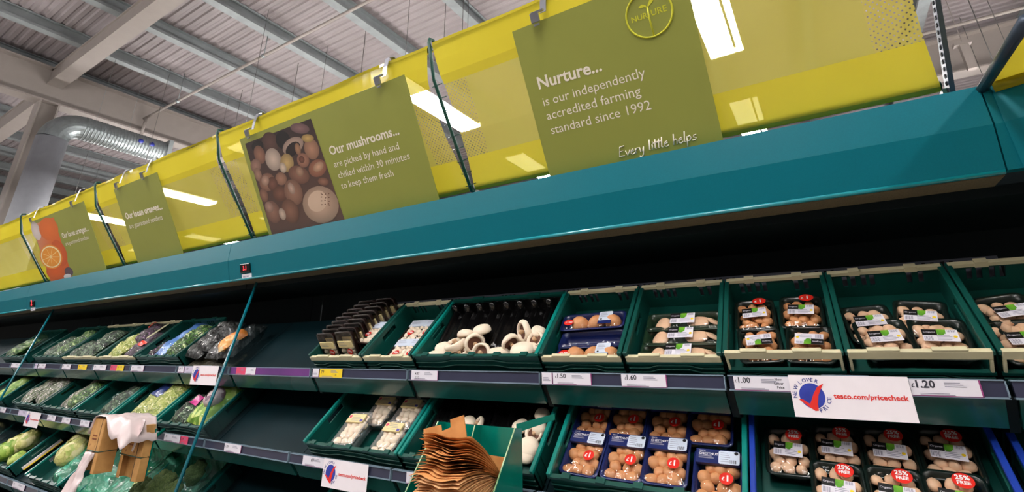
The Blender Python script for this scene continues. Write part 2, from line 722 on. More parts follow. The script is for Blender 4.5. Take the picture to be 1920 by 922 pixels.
# thin sprinkler pipes
for k, (yy, lab) in enumerate(((2.84, 'long thin cream pipe slung under the purlins'), (6.83, 'short stretch of cream pipe at far right of the roof'))):
    mb = MB()
    z = 1.6 + 3.6 * K
    x0, x1 = (gx + 0.1, 3) if k == 0 else (0.8, 10)
    mb.tube([(x0, yy * K, z), (x1, yy * K, z)], 0.028, 8)
    root = mb.build('ceiling_pipe', white_paint)
    tag(root, lab, 'pipe')
    for q in range(5):
        m2 = MB()
        xx = x0 + (q + 0.5) * (x1 - x0) / 5
        m2.tube([(xx, yy * K, z), (xx, yy * K, ZP + 0.24)], 0.008, 6)
        m2.tube([(xx - 0.03, yy * K, z), (xx + 0.03, yy * K, z)], 0.04, 8)
        m2.build('pipe_hanger', grey_metal, root)
# stub where the pipe drops at the girder
mb = MB()
mb.tube([(gx + 0.2, 2.84 * K, 1.6 + 3.6 * K), (gx + 0.2, 2.84 * K, 1.6 + 3.3 * K)], 0.03, 8)
tag(mb.build('pipe_drop', white_paint), 'short cream pipe dropping down the face of the girder', 'pipe')
# white post hanging at right
a, b = atY(1805, 82, 6.9 * K), atY(1804, 134, 6.9 * K)
mb = MB()
mb.box(a[0] - 0.055, a[0] + 0.055, a[1] - 0.05, a[1] + 0.05, b[2], a[2])
mb.box(a[0] - 0.12, a[0] + 0.1, a[1] - 0.06, a[1] + 0.06, a[2] - 0.03, a[2] + 0.02)
mb.tube([(a[0], a[1], a[2]), (a[0], a[1], ZP + 0.255)], 0.006, 6)
tag(mb.build('hanger_post', white_paint, bevel=0.006), 'short cream post standing on the far girder, right of the banners', 'post')
# hanging wires
for k, (x0, y0, x1, y1) in enumerate(((686, 57, 675, 136), (560, 115, 551, 176), (458, 152, 448, 192), (836, 0, 830, 70), (868, 25, 868, 55), (1840, 60, 1862, 108))):
    Y = 3.6 * K if k < 5 else 6.6 * K
    a, b = atY(x0, y0, Y), atY(x1, y1, Y)
    mb = MB()
    mb.tube([(a[0], Y, ZP + 0.255), (a[0], Y, b[2] - 0.6)], 0.006, 5)
    tag(mb.build('suspension_wire', pmat('dark wire', (90, 88, 88), rough=0.5)),
        ['thin wire hanging from the roof above the mushroom sign clip', 'thin wire hanging left of the mushroom sign clip',
         'thin wire hanging above the left end of the mushroom sign', 'longest thin roof wire, right of the first banner hoop',
         'short thin wire by the top of the frame', 'thin wire at the far right, beside the cream post'][k], 'wire')

# ventilation duct: white sleeve, elbow, spiral run, flange
zc = 1.6 + 2.76 * 1.4
ce = atZ(245, 268, zc)
DX = ce[0]
top = atX(110, 262, DX)
vy = atX(92, 278, DX)[1]
dr = 0.213
root = empty('ventilation_duct', T(DX, vy, 0))
tag(root, 'round ventilation duct, white upright and silver elbow below the roof girder', 'duct')
el = 0.35
mb = MB()
mb.tube([(0, 0, 0), (0, 0, zc - el)], dr * 1.02, 28)
mb.build('sleeve', duct_white, root)
mb = MB()
pts = []
for k in range(7):
    a = math.pi / 2 * k / 6
    pts.append((0, el - el * math.cos(a), zc - el + el * math.sin(a)))
mb.tube(pts, dr, 28, smooth=False)
for q in pts[1:-1]:
    pass
mb.build('elbow', grey_metal, root)
mb = MB()
yend = atZ(322, 280, zc)[1] - vy
pts, rs = [], []
n = 26
for k in range(n + 1):
    yy = el + (yend - el) * k / n
    for dy, rr in ((-0.012, 1.0), (0, 1.035), (0.012, 1.0)):
        pts.append((0, yy + dy, zc))
        rs.append(dr * rr)
mb.tube(pts, rs, 28, smooth=False)
mb.build('spiral_pipe', grey_metal, root)
mb = MB()
mb.box(-0.235, 0.235, yend - 0.03, yend + 0.05, zc - 0.225, zc + 0.225)
mb.build('flange', purlin_m, root, bevel=0.01)
for dy in (0.50, 0.31):
    mb = MB()
    M_ = Matrix.Translation((dr * 1.05, yend - dy, zc + 0.02)) @ RY(math.pi / 2)
    mb.lathe([(0, 0.004), (0.042, 0.004), (0.042, -0.02)], 16, mat=M_)
    mb.build('blue_sticker', pmat('blue sticker', (40, 50, 140), rough=0.4), root)
mb = MB()
for dy in (0.5, yend * 0.6):
    mb.tube([(0, dy, zc + dr), (0, dy, ZP)], 0.003, 6)
mb.build('hanger', purlin_m, root)

# luminaires, rows along Y, 3.25 m apart
diff_m = emat('luminaire diffuser', (1.0, 0.96, 0.93), LAMP)
hous_m = pmat('white luminaire housing', (225, 225, 228), rough=0.4, var=0.03, scale=5)
proto = empty('ceiling_luminaire')
mb = MB()
mb.prism([(-0.045, 0.03), (-0.03, 0.09), (0.03, 0.09), (0.045, 0.03)], -0.75, 0.75, fn=lambda x, y, z: (y, x, z))
for s in (-0.74, 0.74):
    mb.box(-0.16, 0.16, s - 0.012, s + 0.012, 0.0, 0.06)
mb.build('housing', hous_m, proto)
for a, b in ((-0.155, 0.075), (0.10, 0.155)):
    mb = MB()
    mb.box(a, b, -0.72, 0.72, -0.012, 0.03)
    mb.build('diffuser', diff_m, proto, bevel=0.01)
for s in (-0.6, 0.6):
    mb = MB()
    mb.tube([(0, s, 0.09), (0, s, ZP - 4.5)], 0.004, 5)
    mb.build('suspension_cable', MATS['dark wire'], proto)
LROW = [-0.33 + 3.25 * k for k in (-5, -4, -3, -2, -1, 0, 1, 2)]
first = True
for xi, X in enumerate(LROW):
    for Y in (4.12, 6.7, -0.45, -2.8, 9.4, 12.6):
        if Y > 8 and (xi % 2 or X < -10):  # these farthest rows are unseen, added to brighten the roof
            continue
        o = proto if first else copy_tree(proto)
        first = False
        o.location = (X, Y, 4.5)
        if Y > 0:
            tag(o, 'long white luminaire behind the yellow banners, the farthest rows unseen and added for light', 'lamp', 'luminaires behind the banners')
        else:
            tag(o, 'long white luminaire over the shopping aisle in front of the shelves', 'lamp', 'luminaires over the aisle')

# ================================================================== CABINETS
XA0, XA1 = -3.05, 0.462
XS = [0.332, -0.275, -0.893, -1.530, -2.168, -2.885, -3.466, -4.09, -4.71, -5.33, -5.95, -6.57, -7.2, -7.82, -8.45, -9.07, -9.7, -10.32, -10.95, -11.57]
TH = math.radians(42)
CT, ST = math.cos(TH), math.sin(TH)
SHELVES = [dict(F=(1.66, 1.607), rail=(1.667, 1.504, 1.545), ret=1.436),
           dict(F=(1.60, 1.243), rail=(1.607, 1.148, 1.187), ret=1.085),
           dict(F=(1.54, 0.812), rail=(1.547, 0.712, 0.752), ret=0.65)]
CH = 0.10                     # crate height


def shelf_base(i):
    """front edge of the shelf deck (y,z)"""
    F = SHELVES[i]['F']
    return F[0] + CH * ST, F[1] - CH * CT


def cabinet(name, x0, x1, label, segs):
    root = empty(name, T(0, 0, 0))
    tag(root, label, 'refrigerated cabinet')
    mb = MB()
    # canopy: lip, lower facet, upper facet, top
    mb.prism([(1.66, 2.038), (1.629, 2.155), (1.629, 2.266), (1.66, 2.27), (2.3, 2.27), (2.3, 2.2), (1.70, 2.2), (1.69, 2.038)], x0 + 0.002, x1 - 0.002)
    mb.build('canopy', teal, root)
    mb = MB()
    mb.tube([(x0 + 0.004, 1.662, 2.035), (x1 - 0.004, 1.662, 2.035)], 0.007, 10)
    mb.build('canopy_lip', pmat('teal lip with painted highlight', (20, 150, 165), rough=0.22, spec=0.8, var=0.06, coat=0.6), root)  # lip base colour brightened to stand in for the lamps' highlight
    mb = MB()
    mb.box(x0 + 0.004, x1 - 0.004, 1.672, 1.775, 2.028, 2.036)
    mb.build('soffit', tan_soffit, root)
    xe = x1 + 1.1 if x1 > 0 else x1 - 0.004
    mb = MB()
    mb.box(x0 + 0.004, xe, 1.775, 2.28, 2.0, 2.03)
    mb.build('inner_ceiling', dark_in, root)
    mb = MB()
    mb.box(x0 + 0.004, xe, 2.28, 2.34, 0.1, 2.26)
    mb.build('back_panel', dark_in, root)
    mb = MB()
    mb.prism([(1.42, 0.1), (2.28, 0.1), (2.28, 0.55), (2.0, 0.60), (1.42, 0.42)], x0, x1)
    mb.build('base', teal_dark, root)
    for i, sh in enumerate(SHELVES):
        by_, bz_ = shelf_base(i)
        for (a, b) in segs:
            mb = MB()
            L = 0.41
            y0, z0 = sh['rail'][0] + 0.012, bz_ - 0.008 - (by_ - sh['rail'][0] - 0.012) * 0.2
            mb.prism([(by_, bz_ - 0.004), (by_ + L * CT, bz_ + L * ST - 0.004), (by_ + L * CT + 0.01, bz_ + L * ST - 0.02), (by_ + 0.012, bz_ - 0.024), (sh['rail'][0] + 0.012, sh['rail'][2] - 0.012), (sh['rail'][0] + 0.012, sh['rail'][2] - 0.004)],
                     b + 0.002, a - 0.002)
            s = mb.build('shelf', teal_dark, root)
            mb = MB()
            r = sh['rail']
            mb.prism([(r[0] + 0.008, r[1]), (r[0] + 0.055, sh['ret']), (r[0] + 0.065, sh['ret'] + 0.006), (r[0] + 0.02, r[1] + 0.02)], b + 0.012, a - 0.012)
            mb.build('front_return', pmat('green grey shelf front', (20, 84, 80), rough=0.25, var=0.15, scale=3, coat=0.4), s)
            mb = MB()
            mb.prism([(r[0] + 0.012, r[1] + 0.005), (r[0] + 0.075, sh['ret'] - 0.01), (r[0] + 0.17, sh['ret'] - 0.02), (r[0] + 0.17, sh['ret'] + 0.02)], b - 0.010, b + 0.010)
            mb.build('bracket', dark_in, s)
            # price rail: slate channel with pale edges
            mb = MB()
            mb.box(b + 0.006, a - 0.006, r[0] - 0.004, r[0] + 0.010, r[1] + 0.003, r[2] - 0.003, 0)
            mb.box(b + 0.004, a - 0.004, r[0] - 0.008, r[0] + 0.010, r[1] - 0.001, r[1] + 0.003, 1)
            mb.box(b + 0.004, a - 0.004, r[0] - 0.008, r[0] + 0.010, r[2] - 0.003, r[2] + 0.0, 1)
            mb.box(a - 0.007, a - 0.004, r[0] - 0.008, r[0] + 0.010, r[1], r[2], 1)
            mb.build('price_rail', [rail_m, rail_edge], s)
    # grey slotted rail behind the crates
    if x1 < 0:
        return root
    x0 = -2.19
    segs = [q for q in segs if q[1] > -2.2]
    mb = MB()
    mb.box(x0, x1, 1.975, 1.99, 1.80, 1.872)
    mb.build('back_rail', pmat('grey slotted upright rail', (92, 96, 112), rough=0.5, var=0.1, scale=8), root)
    for (a, b) in segs:
        for base in (b, (a + b) / 2):
            mb = MB()
            for d in (-0.045, -0.025, 0.0, 0.02):
                mb.box(base + d, base + d + 0.009, 1.972, 1.976, 1.825, 1.866)
            mb.build('rail_slot', pmat('black slot', (8, 10, 12), rough=0.8), root)
    return root


segA = [(XS[k], XS[k + 1]) for k in range(5)]
segA = [(0.95, XS[0])] + segA
segB = [(XS[k], XS[k + 1]) for k in range(5, 19)]
cabinet('display_cabinet', XA0, XA1, 'long teal refrigerated cabinet holding the mushrooms, between the glass end panel and the right corner', segA)
cabinet('display_cabinet', -6.61, XA0, 'teal refrigerated cabinet of bagged vegetables left of the nearest glass panel', [s for s in segB if s[1] > -6.62])
cabinet('display_cabinet', -11.9, -6.61, 'farthest teal refrigerated cabinet at the left edge', [s for s in segB if s[1] <= -6.62])
# purple promotional strip in one rail
mb = MB()
mb.box(-2.86, -2.175, 1.6595, 1.6625, 1.508, 1.542)
tag(mb.build('promotional_strip', purple_m), 'purple card strip in the price rail of the empty bay beside the glass panel', 'strip')


# corner cabinet, only its canopy end shows at the right edge
def corner(x, y, z):
    a = math.radians(-20)
    dx, dy = x - 0.478, y - 1.6
    return (0.468 + dx * math.cos(a) - dy * math.sin(a), 1.6 + dx * math.sin(a) + dy * math.cos(a), z)


root = empty('corner_cabinet')
tag(root, 'teal canopy of the next cabinet turning the corner at the right edge', 'refrigerated cabinet')
mb = MB()
mb.prism([(1.66, 2.038), (1.629, 2.155), (1.629, 2.266), (1.66, 2.27), (2.3, 2.27), (2.3, 2.2), (1.70, 2.2), (1.69, 2.038)], 0.481, 1.9, fn=corner)
mb.build('canopy', teal, root)
mb = MB()
mb.prism([(1.66, 2.038), (1.629, 2.155), (1.629, 2.266), (1.66, 2.27), (2.2, 2.27), (2.2, 2.2), (1.70, 2.2), (1.69, 2.038)], 0.4635, 0.535)
mb.build('canopy_end', teal, root)
mb = MB()
mb.prism([(1.672, 2.028), (1.775, 2.028), (1.775, 2.036), (1.672, 2.036)], 0.481, 1.9, fn=corner)
mb.build('soffit', tan_soffit, root)


# glass end panels
def glass_panel(X, label):
    root = empty('glass_panel', T(X, 0, 0))
    tag(root, label, 'glass panel')
    e = lambda z: 1.746 + (z - 2.029) * 0.2263
    pr = [(e(2.027) + 0.001, 2.027), (2.25, 2.027), (2.25, 0.62), (e(0.62), 0.62)]
    mb = MB()
    mb.prism([(a + (0.009 if k in (0, 3) else 0), b) for k, (a, b) in enumerate(pr)], -0.004, 0.004)
    mb.build('pane', film_mat('panel glass', tint=(0.90, 0.95, 0.96), gloss=0.13, edge=0.65, rough=0.01, bump=0.0), root)
    mb = MB()
    mb.tube([(0, e(2.024) + 0.004, 2.024), (0, e(0.62) + 0.004, 0.62)], 0.0085, 10)
    mb.build('edge_trim', pmat('teal glass edge', (8, 112, 128), rough=0.2, coat=0.5, var=0.1), root)
    return root


glass_panel(-2.90, 'nearer glass end panel with teal edge, between mushrooms and bagged vegetables')
glass_panel(-6.20, 'farther glass end panel with teal edge, near the left edge of the photo')

# temperature displays
for k, (px, py) in enumerate(((462, 503), (62, 570))):
    sc_ = 1.0
    P = atY(px, py, 1.648)
    Mx = frame((P[0], P[1], P[2]), (1, 0, 0), (0, -0.256, 0.967))
    root = empty('temperature_display', Mx @ T(0, 0, 0.002))
    tag(root, ['small black digital temperature display with red figures and white tag, left of the mushroom bay',
               'small black temperature display with white tag at far left of canopy'][k], 'display')
    mb = MB()
    mb.box(-0.05, 0.05, -0.025, 0.03, -0.006, 0.01)
    mb.build('case', pmat('black display case', (12, 12, 14), rough=0.2, coat=0.4), root, bevel=0.004)
    mb = MB()
    put_text(mb, '3.1' if k == 0 else '2', -0.016, -0.008, width=0.034, z=0.0105, bold=0.02)
    mb.build('digits', emat('red lit figures', (1.0, 0.03, 0.04), 2.2), root)
    mb = MB()
    mb.box(-0.045, 0.055, -0.062, -0.032, -0.004, 0.003, 0)
    for q in range(5):
        mb.box(-0.03 + q * 0.012, -0.022 + q * 0.012, -0.052, -0.043, 0.003, 0.0034, 1)
    mb.build('tag', [paper_w, ink_grey], root)
# lamp studs beneath the canopy
for k, (px, py) in enumerate(((533, 529), (138, 579))):
    P = atZ(px, py, 2.026)
    mb = MB()
    mb.lathe([(0, -0.012), (0.016, -0.010), (0.022, 0.0), (0.03, 0.003)], 14, mat=T(P[0], P[1], 2.026))
    tag(mb.build('canopy_stud', pmat('black display case', (12, 12, 14))), ['dark round stud under the canopy, above the empty bay', 'dark round stud under the left canopy'][k], 'stud')

# ================================================================== BANNERS
hem_m = fabric_mat('yellow cloth double hem', (208, 192, 58), 0.994)
mid_m = fabric_mat('yellow cloth single layer', (208, 196, 96), 0.78)
hole_m = fabric_mat('yellow cloth punched strip', (206, 190, 96), 0.84, holes=True)
BTOP, BBEND, BBOT = (1.402, 2.925), (1.448, 2.766), (1.752, 2.336)


def banner_profile():
    """list of (y,z,material) from the bar at the bottom to the bar on top"""
    P = []
    for k in range(5):           # wraps the bottom bar
        a = math.radians(-200 + 140 * k / 4 + 100)
        P.append((BBOT[0] + 0.012 + 0.02 * math.cos(a), BBOT[1] + 0.014 + 0.02 * math.sin(a)))
    P = [(1.790, 2.366), (1.792, 2.349), (1.782, 2.336), (1.766, 2.332), (1.752, 2.340)]
    hem = 0.145
    d = Vector((BBEND[0] - BBOT[0], BBEND[1] - BBOT[1])).normalized()
    P.append((BBOT[0] + d.x * hem, BBOT[1] + d.y * hem + 0.003))
    L = (Vector(BBEND) - Vector(BBOT)).length
    for k in range(1, 4):
        q = hem + (L - 0.03 - hem) * k / 3
        P.append((BBOT[0] + d.x * q, BBOT[1] + d.y * q))
    P += [(1.444, 2.775), (1.425, 2.84), (1.404, 2.915), (1.404, 2.932), (1.418, 2.944), (1.436, 2.938), (1.445, 2.92)]
    mi = [0] * 5 + [1] * 3 + [0] * 8
    return P, mi


def banner(x0, x1, label, seed):
    rng = random.Random(seed)
    P, mi = banner_profile()
    root = empty('yellow_banner', T(x0, 0, 0))
    tag(root, label, 'banner', 'yellow cloth banners above the cabinets')
    w = x1 - x0
    n = len(P)
    nx = 28
    dlo, dmb, mmb = MB(), MB(), MB()

    def inset(k):               # the cloth is pulled in between the bars, so gaps open at the hoops
        z = P[k][1]
        t = (z - 2.32) / (2.93 - 2.32)
        return 0.004 + 0.034 * max(0.0, math.sin(math.pi * min(1, max(0, t)))) ** 1.2
    def pt(i, k):
        y_, z_ = P[k]
        x_ = inset(k) + (w - 2 * inset(k)) * i / nx
        bow = 0.012 * noise.noise(Vector((x_ * 2.3 + seed * 7, z_ * 5, 0.3)))
        if 3 < k < n - 4:
            y_ += bow
            z_ += bow * 0.5
        if k >= n - 6:
            z_ += 0.004 * math.sin(x_ * 9 + seed)
        return (x_, y_, z_)
    strip = 2
    hmb, hm2 = MB(), MB()
    for k in range(n - 1):
        tgt = (dlo if k < 6 else dmb) if mi[k] == 0 else mmb
        for i in range(nx):
            q = [pt(i, k), pt(i + 1, k), pt(i + 1, k + 1), pt(i, k + 1)]
            if mi[k] == 1 and (i < strip or i >= nx - strip):
                (hmb if i < strip else hm2).add(q, [(0, 1, 2, 3)], 0, True)
            else:
                tgt.add(q, [(0, 1, 2, 3)], 0, True)
    dlo.build('lower_hem', hem_m, root)
    dmb.build('upper_hem', hem_m, root)
    mmb.build('cloth', mid_m, root)
    for hm in (hmb, hm2):
        o = hm.build('punched_strip', hole_m, root)
        uvl = o.data.uv_layers.new(name='UVMap')
        for lp in o.data.loops:
            v = o.data.vertices[lp.vertex_index].co
            uvl.data[lp.index].uv = (v.x, (v.z - 2.3) * 1.2)
    for yy, zz in ((1.772, 2.352), (1.424, 2.924)):
        mb = MB()
        mb.tube([(0.0, yy, zz), (w, yy, zz)], 0.014, 8)
        mb.build('bar', wire_green, root)
    return root


HX = [0.432, -1.278, -3.033, -4.876, -6.655, -8.43, -10.2]
labs = ['nearest yellow cloth banner, right of the first green hoop, with the square olive sign',
        'yellow cloth banner behind the wide sign with the mushroom picture',
        'yellow cloth banner behind the plain small loose oranges sign',
        'yellow cloth banner behind the sign with the orange picture',
        'yellow cloth banner at the left edge of the photo',
        'farthest yellow cloth banner past the left edge']
for k in range(6):
    banner(HX[k + 1] + 0.008, HX[k] - 0.008, labs[k], k + 1)
hl = ['perforated dark metal end hoop of the banner row, at right', 'dark green wire hoop between the two nearest banners',
      'dark green wire hoop left of the mushroom sign', 'dark green wire hoop between the two loose oranges signs',
      'dark green wire hoop left of the orange picture sign', 'far dark green wire hoop beyond the left edge']
for k in range(6):
    X = HX[k]
    root = empty('banner_hoop', T(X, 0, 0))
    tag(root, hl[k], 'hoop', 'banner hoops')
    path = [(1.79, 2.27), (1.785, 2.33), (1.748, 2.322), (1.60, 2.535), (1.443, 2.765), (1.42, 2.85), (1.396, 2.935), (1.40, 2.955), (1.424, 2.962), (1.442, 2.945)]
    mb = MB()
    if k == 0:
        mb.prism([(1.79, 2.27), (1.742, 2.318), (1.60, 2.53), (1.443, 2.765), (1.392, 2.94), (1.41, 2.96), (1.432, 2.95), (1.47, 2.78), (1.63, 2.545), (1.80, 2.32)], 0.0, 0.012)
        mb.build('upright', pmat('slate perforated steel', (60, 72, 88), rough=0.4, metal=0.4), root)
        mb = MB()
        for q in range(26):
            t = q / 25
            y_, z_ = (1.76 + (1.455 - 1.76) * t, 2.325 + (2.77 - 2.325) * t)
            mb.box(0.0121, 0.0135, y_ - 0.004, y_ + 0.006, z_ - 0.004, z_ + 0.006)
            mb.box(-0.002, 0.0, y_ - 0.004, y_ + 0.006, z_ - 0.004, z_ + 0.006)
        mb.build('slot', MATS['black slot'], root)
    else:
        mb.tube([(0, a, b) for a, b in path[1:]], 0.0085, 8)
        mb.build('wire', wire_green, root)
        mb = MB()
        for q in range(9):      # lacing loops
            t = (q + 0.5) / 9
            y_, z_ = (1.748 + (1.443 - 1.748) * t, 2.322 + (2.765 - 2.322) * t)
            mb.tube([(-0.03, y_ + 0.006, z_ + 0.004), (-0.01, y_ - 0.011, z_ - 0.007), (0.012, y_ - 0.011, z_ - 0.005), (0.03, y_ + 0.006, z_ + 0.008)], 0.0022, 5)
        mb.build('lacing', wire_green, root)
    mb = MB()
    mb.box(-0.012, 0.012, 1.76, 1.80, 2.266, 2.335)
    mb.build('foot', wire_green, root)

# banner of the corner cabinet
bb = atY(1842, 166, 1.63)
tt = atY(1925, 36, 1.25)
root = empty('corner_banner')
tag(root, 'yellow banner with a dark metal end on the corner cabinet, at the right edge', 'banner')
d = Vector((1, -0.38, 0)).normalized()
b0, t0 = Vector(bb), Vector(tt)
mb = MB()
mb.tube([b0, t0], 0.013, 8)
mb.build('end_bar', pmat('slate perforated steel', (60, 72, 88)), root)
mb = MB()
mb.grid(8, 8, lambda u, v: tuple(b0 + (t0 - b0) * v + d * (0.02 + 1.4 * u) + Vector((0, 0, 0.02 * math.sin(v * 3.1)))))
mb.build('cloth', hem_m, root)
mb = MB()
mb.tube([b0 + d * 0.02, b0 + d * 1.4], 0.02, 10)
mb.build('bottom_bar', hem_m, root)

# ================================================================== SIGNS
SP0 = (0, 1.68, 2.29)
SN = Vector((0, 0.521, 0.284)).normalized()
SV = Vector((0, -0.284, 0.521)).normalized()


def suv(x, y, X0):
    P = onplane(x, y, SP0, tuple(SN))
    d = Vector(P) - Vector(SP0)
    return (P[0] - X0, d.dot(SV))


def sign_board(X0, X1, label):
    root = empty('hanging_sign', frame((X0, SP0[1], SP0[2]), (1, 0, 0), SV))
    tag(root, label, 'sign')
    # local axes: x right, y up the board, z towards the viewer (u x v)
    mb = MB()
    mb.box(0, X1 - X0, -0.012, 0.597, -0.004, 0.0)
    mb.build('board', sign_green, root)
    return root


def sign_lines(root, X0, lines, mat=None, name='lettering'):
    for (s, x0, y0, x1, y1, bold, shear) in lines:
        mb = MB()
        a, b = suv(x0, y0, X0), suv(x1, y1, X0)
        put_text(mb, s, a[0], a[1], width=math.hypot(b[0] - a[0], b[1] - a[1]), ang=math.atan2(b[1] - a[1], b[0] - a[0]) * 0.5, z=0.0009, bold=bold, shear=shear)
        mb.build(name, mat or sign_white, root)


XN = -0.836
sg = sign_board(XN, -0.175, 'large olive sign reading Nurture with a round sprout emblem, nearest of the signs')
sign_lines(sg, XN, [('Nurture...', 1011, 167, 1130, 134, 0.022, 0), ('is our independently', 1020.4, 199, 1211, 143, 0.0, 0),
                    ('accredited farming', 1027, 225, 1203, 179, 0.0, 0), ('standard since 1992', 1035, 251.6, 1222, 205, 0.0, 0)])
# handwritten line as pen strokes
STROKES = {
    'E': [[(.6, 1.0), (.15, .95), (.1, .55), (.5, .56), (.1, .52), (.05, .05), (.6, .05)]],
    'v': [[(0, .5), (.2, 0), (.45, .52)]],
    'e': [[(0, .25), (.35, .35), (.3, .52), (.08, .42), (.05, .1), (.25, 0), (.45, .12)]],
    'r': [[(.02, .5), (.05, 0)], [(.05, .3), (.2, .5), (.38, .46)]],
    'y': [[(.02, .5), (.1, .12), (.3, .1), (.42, .5)], [(.42, .5), (.36, -.25), (.15, -.45), (0, -.3)]],
    'l': [[(.1, 1.0), (.06, .1), (.2, .02)]],
    'i': [[(.05, .5), (.08, 0)], [(.09, .72), (.11, .76)]],
    't': [[(.14, .9), (.1, .1), (.25, .02)], [(-.1, .58), (.42, .66)]],
    'h': [[(.05, 1.0), (.05, 0)], [(.05, .35), (.25, .5), (.36, .35), (.36, 0)]],
    'p': [[(.02, .5), (.03, -.45)], [(.02, .4), (.25, .52), (.38, .3), (.25, .05), (.03, .1)]],
    's': [[(.36, .48), (.1, .46), (.12, .3), (.34, .2), (.26, .02), (0, .04)]],
}
ADV = dict(E=.72, v=.5, e=.5, r=.42, y=.55, l=.3, i=.22, t=.34, h=.48, p=.5, s=.5)
a, b = suv(1161, 295, XN), suv(1309, 261, XN)
txt = 'Every little helps'
wtot = sum(ADV.get(ch, .38) for ch in txt)
sc_ = (b[0] - a[0]) / wtot
an = math.atan2(b[1] - a[1], b[0] - a[0])
mb = MB()
cx = 0.0
for ch in txt:
    for st in STROKES.get(ch, []):
        pts = []
        for (x, y) in st:
            X_, Y_ = (cx + x + 0.18 * y) * sc_, y * sc_ * 1.05
            pts.append((a[0] + X_ * math.cos(an) - Y_ * math.sin(an), a[1] + X_ * math.sin(an) + Y_ * math.cos(an), 0.001))
        mb.tube(pts, 0.0022, 5)
    cx += ADV.get(ch, .38)
mb.build('handwriting', sign_white, sg)
# sprout emblem
mb = MB()
c0 = suv(1216.6, 26.6, XN)
r0 = abs(suv(1262, 20, XN)[0] - c0[0])
ring = []
for k in range(48):
    t = 2 * math.pi * k / 48
    ring.append((c0[0] + r0 * math.cos(t), c0[1] + r0 * math.sin(t), 0.001))
mb.tube(ring, 0.0035, 6, closed=True)
put_text(mb, 'NUR', c0[0] - r0 * 0.78, c0[1] - r0 * 0.12, width=r0 * 0.72, z=0.001, bold=0.012)
put_text(mb, 'URE', c0[0] + r0 * 0.1, c0[1] - r0 * 0.12, width=r0 * 0.68, z=0.001, bold=0.012)
mb.tube([(c0[0] + 0.01 * r0, c0[1] - r0, 0.001), (c0[0] - 0.02 * r0, c0[1] - 0.2 * r0, 0.001), (c0[0], c0[1] + 0.3 * r0, 0.001)], 0.003, 6)
for s in (-1, 1):
    lf = [(0, .28), (.12, .36), (.3, .36 + .12 * (s > 0)), (.36, .44 + .2 * (s > 0)), (.2, .5 + .12 * (s > 0)), (.05, .42)]
    mb.add([(c0[0] + s * x * r0, c0[1] + y * r0, 0.0012) for x, y in lf], [tuple(range(6)) if s > 0 else tuple(range(5, -1, -1))])
mb.build('emblem', sign_yellow, sg)

XM = -2.742
sg = sign_board(XM, -1.418, 'wide olive sign with a picture of mixed mushrooms and white lettering')
sign_lines(sg, XM, [('Our mushrooms...', 620, 291, 749.6, 252, 0.022, 0), ('are picked by hand and', 628, 314, 749.6, 280, 0.0, 0),
                    ('chilled within 30 minutes', 636, 334.6, 769, 297, 0.0, 0), ('to keep them fresh', 641.5, 354, 739, 330, 0.0, 0)])
# printed picture
mb = MB()


def zpix(zx, zy):
    return (400 + zx / 2.712, 200 + zy / 2.712)


def ell(root_x, zx, zy, rx, ry, col, zz, rot=0.0, zp=zpix, edge=0.55, f=2.712):
    c_ = suv(*zp(zx, zy), root_x)
    ex = suv(*zp(zx + 10, zy - 2.5), root_x)
    ey = suv(*zp(zx + 3, zy + 10), root_x)
    sx = math.hypot(ex[0] - c_[0], ex[1] - c_[1]) / 10
    sy = math.hypot(ey[0] - c_[0], ey[1] - c_[1]) / 10
    L = lin(*col)
    disc(mb, c_[0], c_[1], rx * sx, ry * sy, zz, 22, 0, rot, (L, tuple(x * edge for x in L)))


q = [suv(*zpix(*p_), XM) for p_ in ((300, 655), (668, 575), (496, 60), (162, 188))]
bi = mb.add([(u, v, 0.0006) for u, v in q], [(0, 1, 2, 3)])
for k, cc in enumerate(((96, 70, 62), (104, 76, 66), (44, 28, 28), (48, 30, 30))):
    mb.ink[bi + k] = lin(*cc)
ms = [(440, 110, 46, 26, (130, 96, 96)), (290, 180, 40, 50, (92, 62, 54)), (355, 170, 36, 45, (26, 16, 16)), (225, 200, 30, 26, (30, 18, 18)),
      (405, 200, 55, 40, (190, 160, 145)), (405, 215, 40, 30, (40, 24, 22)), (500, 215, 36, 52, (178, 130, 104)), (480, 160, 30, 20, (196, 160, 96)),
      (430, 215, 14, 30, (165, 120, 90)), (236, 244, 27, 46, (150, 104, 84)), (305, 268, 39, 56, (204, 180, 164)), (216, 300, 27, 32, (160, 120, 104)),
      (375, 285, 34, 44, (196, 162, 106)), (355, 310, 16, 26, (214, 190, 170)), (457, 272, 30, 36, (170, 118, 96)), (450, 268, 14, 18, (120, 74, 58)),
      (530, 312, 46, 42, (168, 110, 86)), (535, 305, 28, 22, (206, 160, 130)), (435, 345, 50, 45, (142, 98, 80)), (440, 330, 18, 24, (176, 136, 112)),
      (228, 345, 18, 34, (166, 126, 106)), (345, 366, 28, 32, (168, 122, 100)), (275, 384, 40, 44, (158, 112, 92)), (302, 392, 26, 34, (120, 78, 64)), (265, 375, 20, 24, (190, 150, 130)),
      (560, 380, 26, 20, (150, 104, 84)), (258, 450, 20, 34, (150, 106, 88)), (340, 442, 36, 38, (124, 82, 66)), (408, 435, 44, 64, (160, 116, 96)),
      (398, 415, 16, 30, (196, 162, 144)), (304, 535, 36, 56, (150, 108, 92)), (285, 510, 20, 28, (176, 138, 122)), (392, 530, 40, 60, (140, 98, 80)), (352, 545, 16, 30, (204, 178, 160)),
      (545, 498, 88, 92, (206, 170, 146)), (530, 480, 50, 50, (214, 184, 160))]
for k, (zx, zy, rx, ry, cc) in enumerate(ms):
    ell(XM, zx, zy, rx, ry, cc, 0.0007 + k * 0.00002, rot=(k * 0.7) % 0.6 - 0.3 if rx < 80 else 0, edge=0.5 if k < len(ms) - 1 else 0.93)
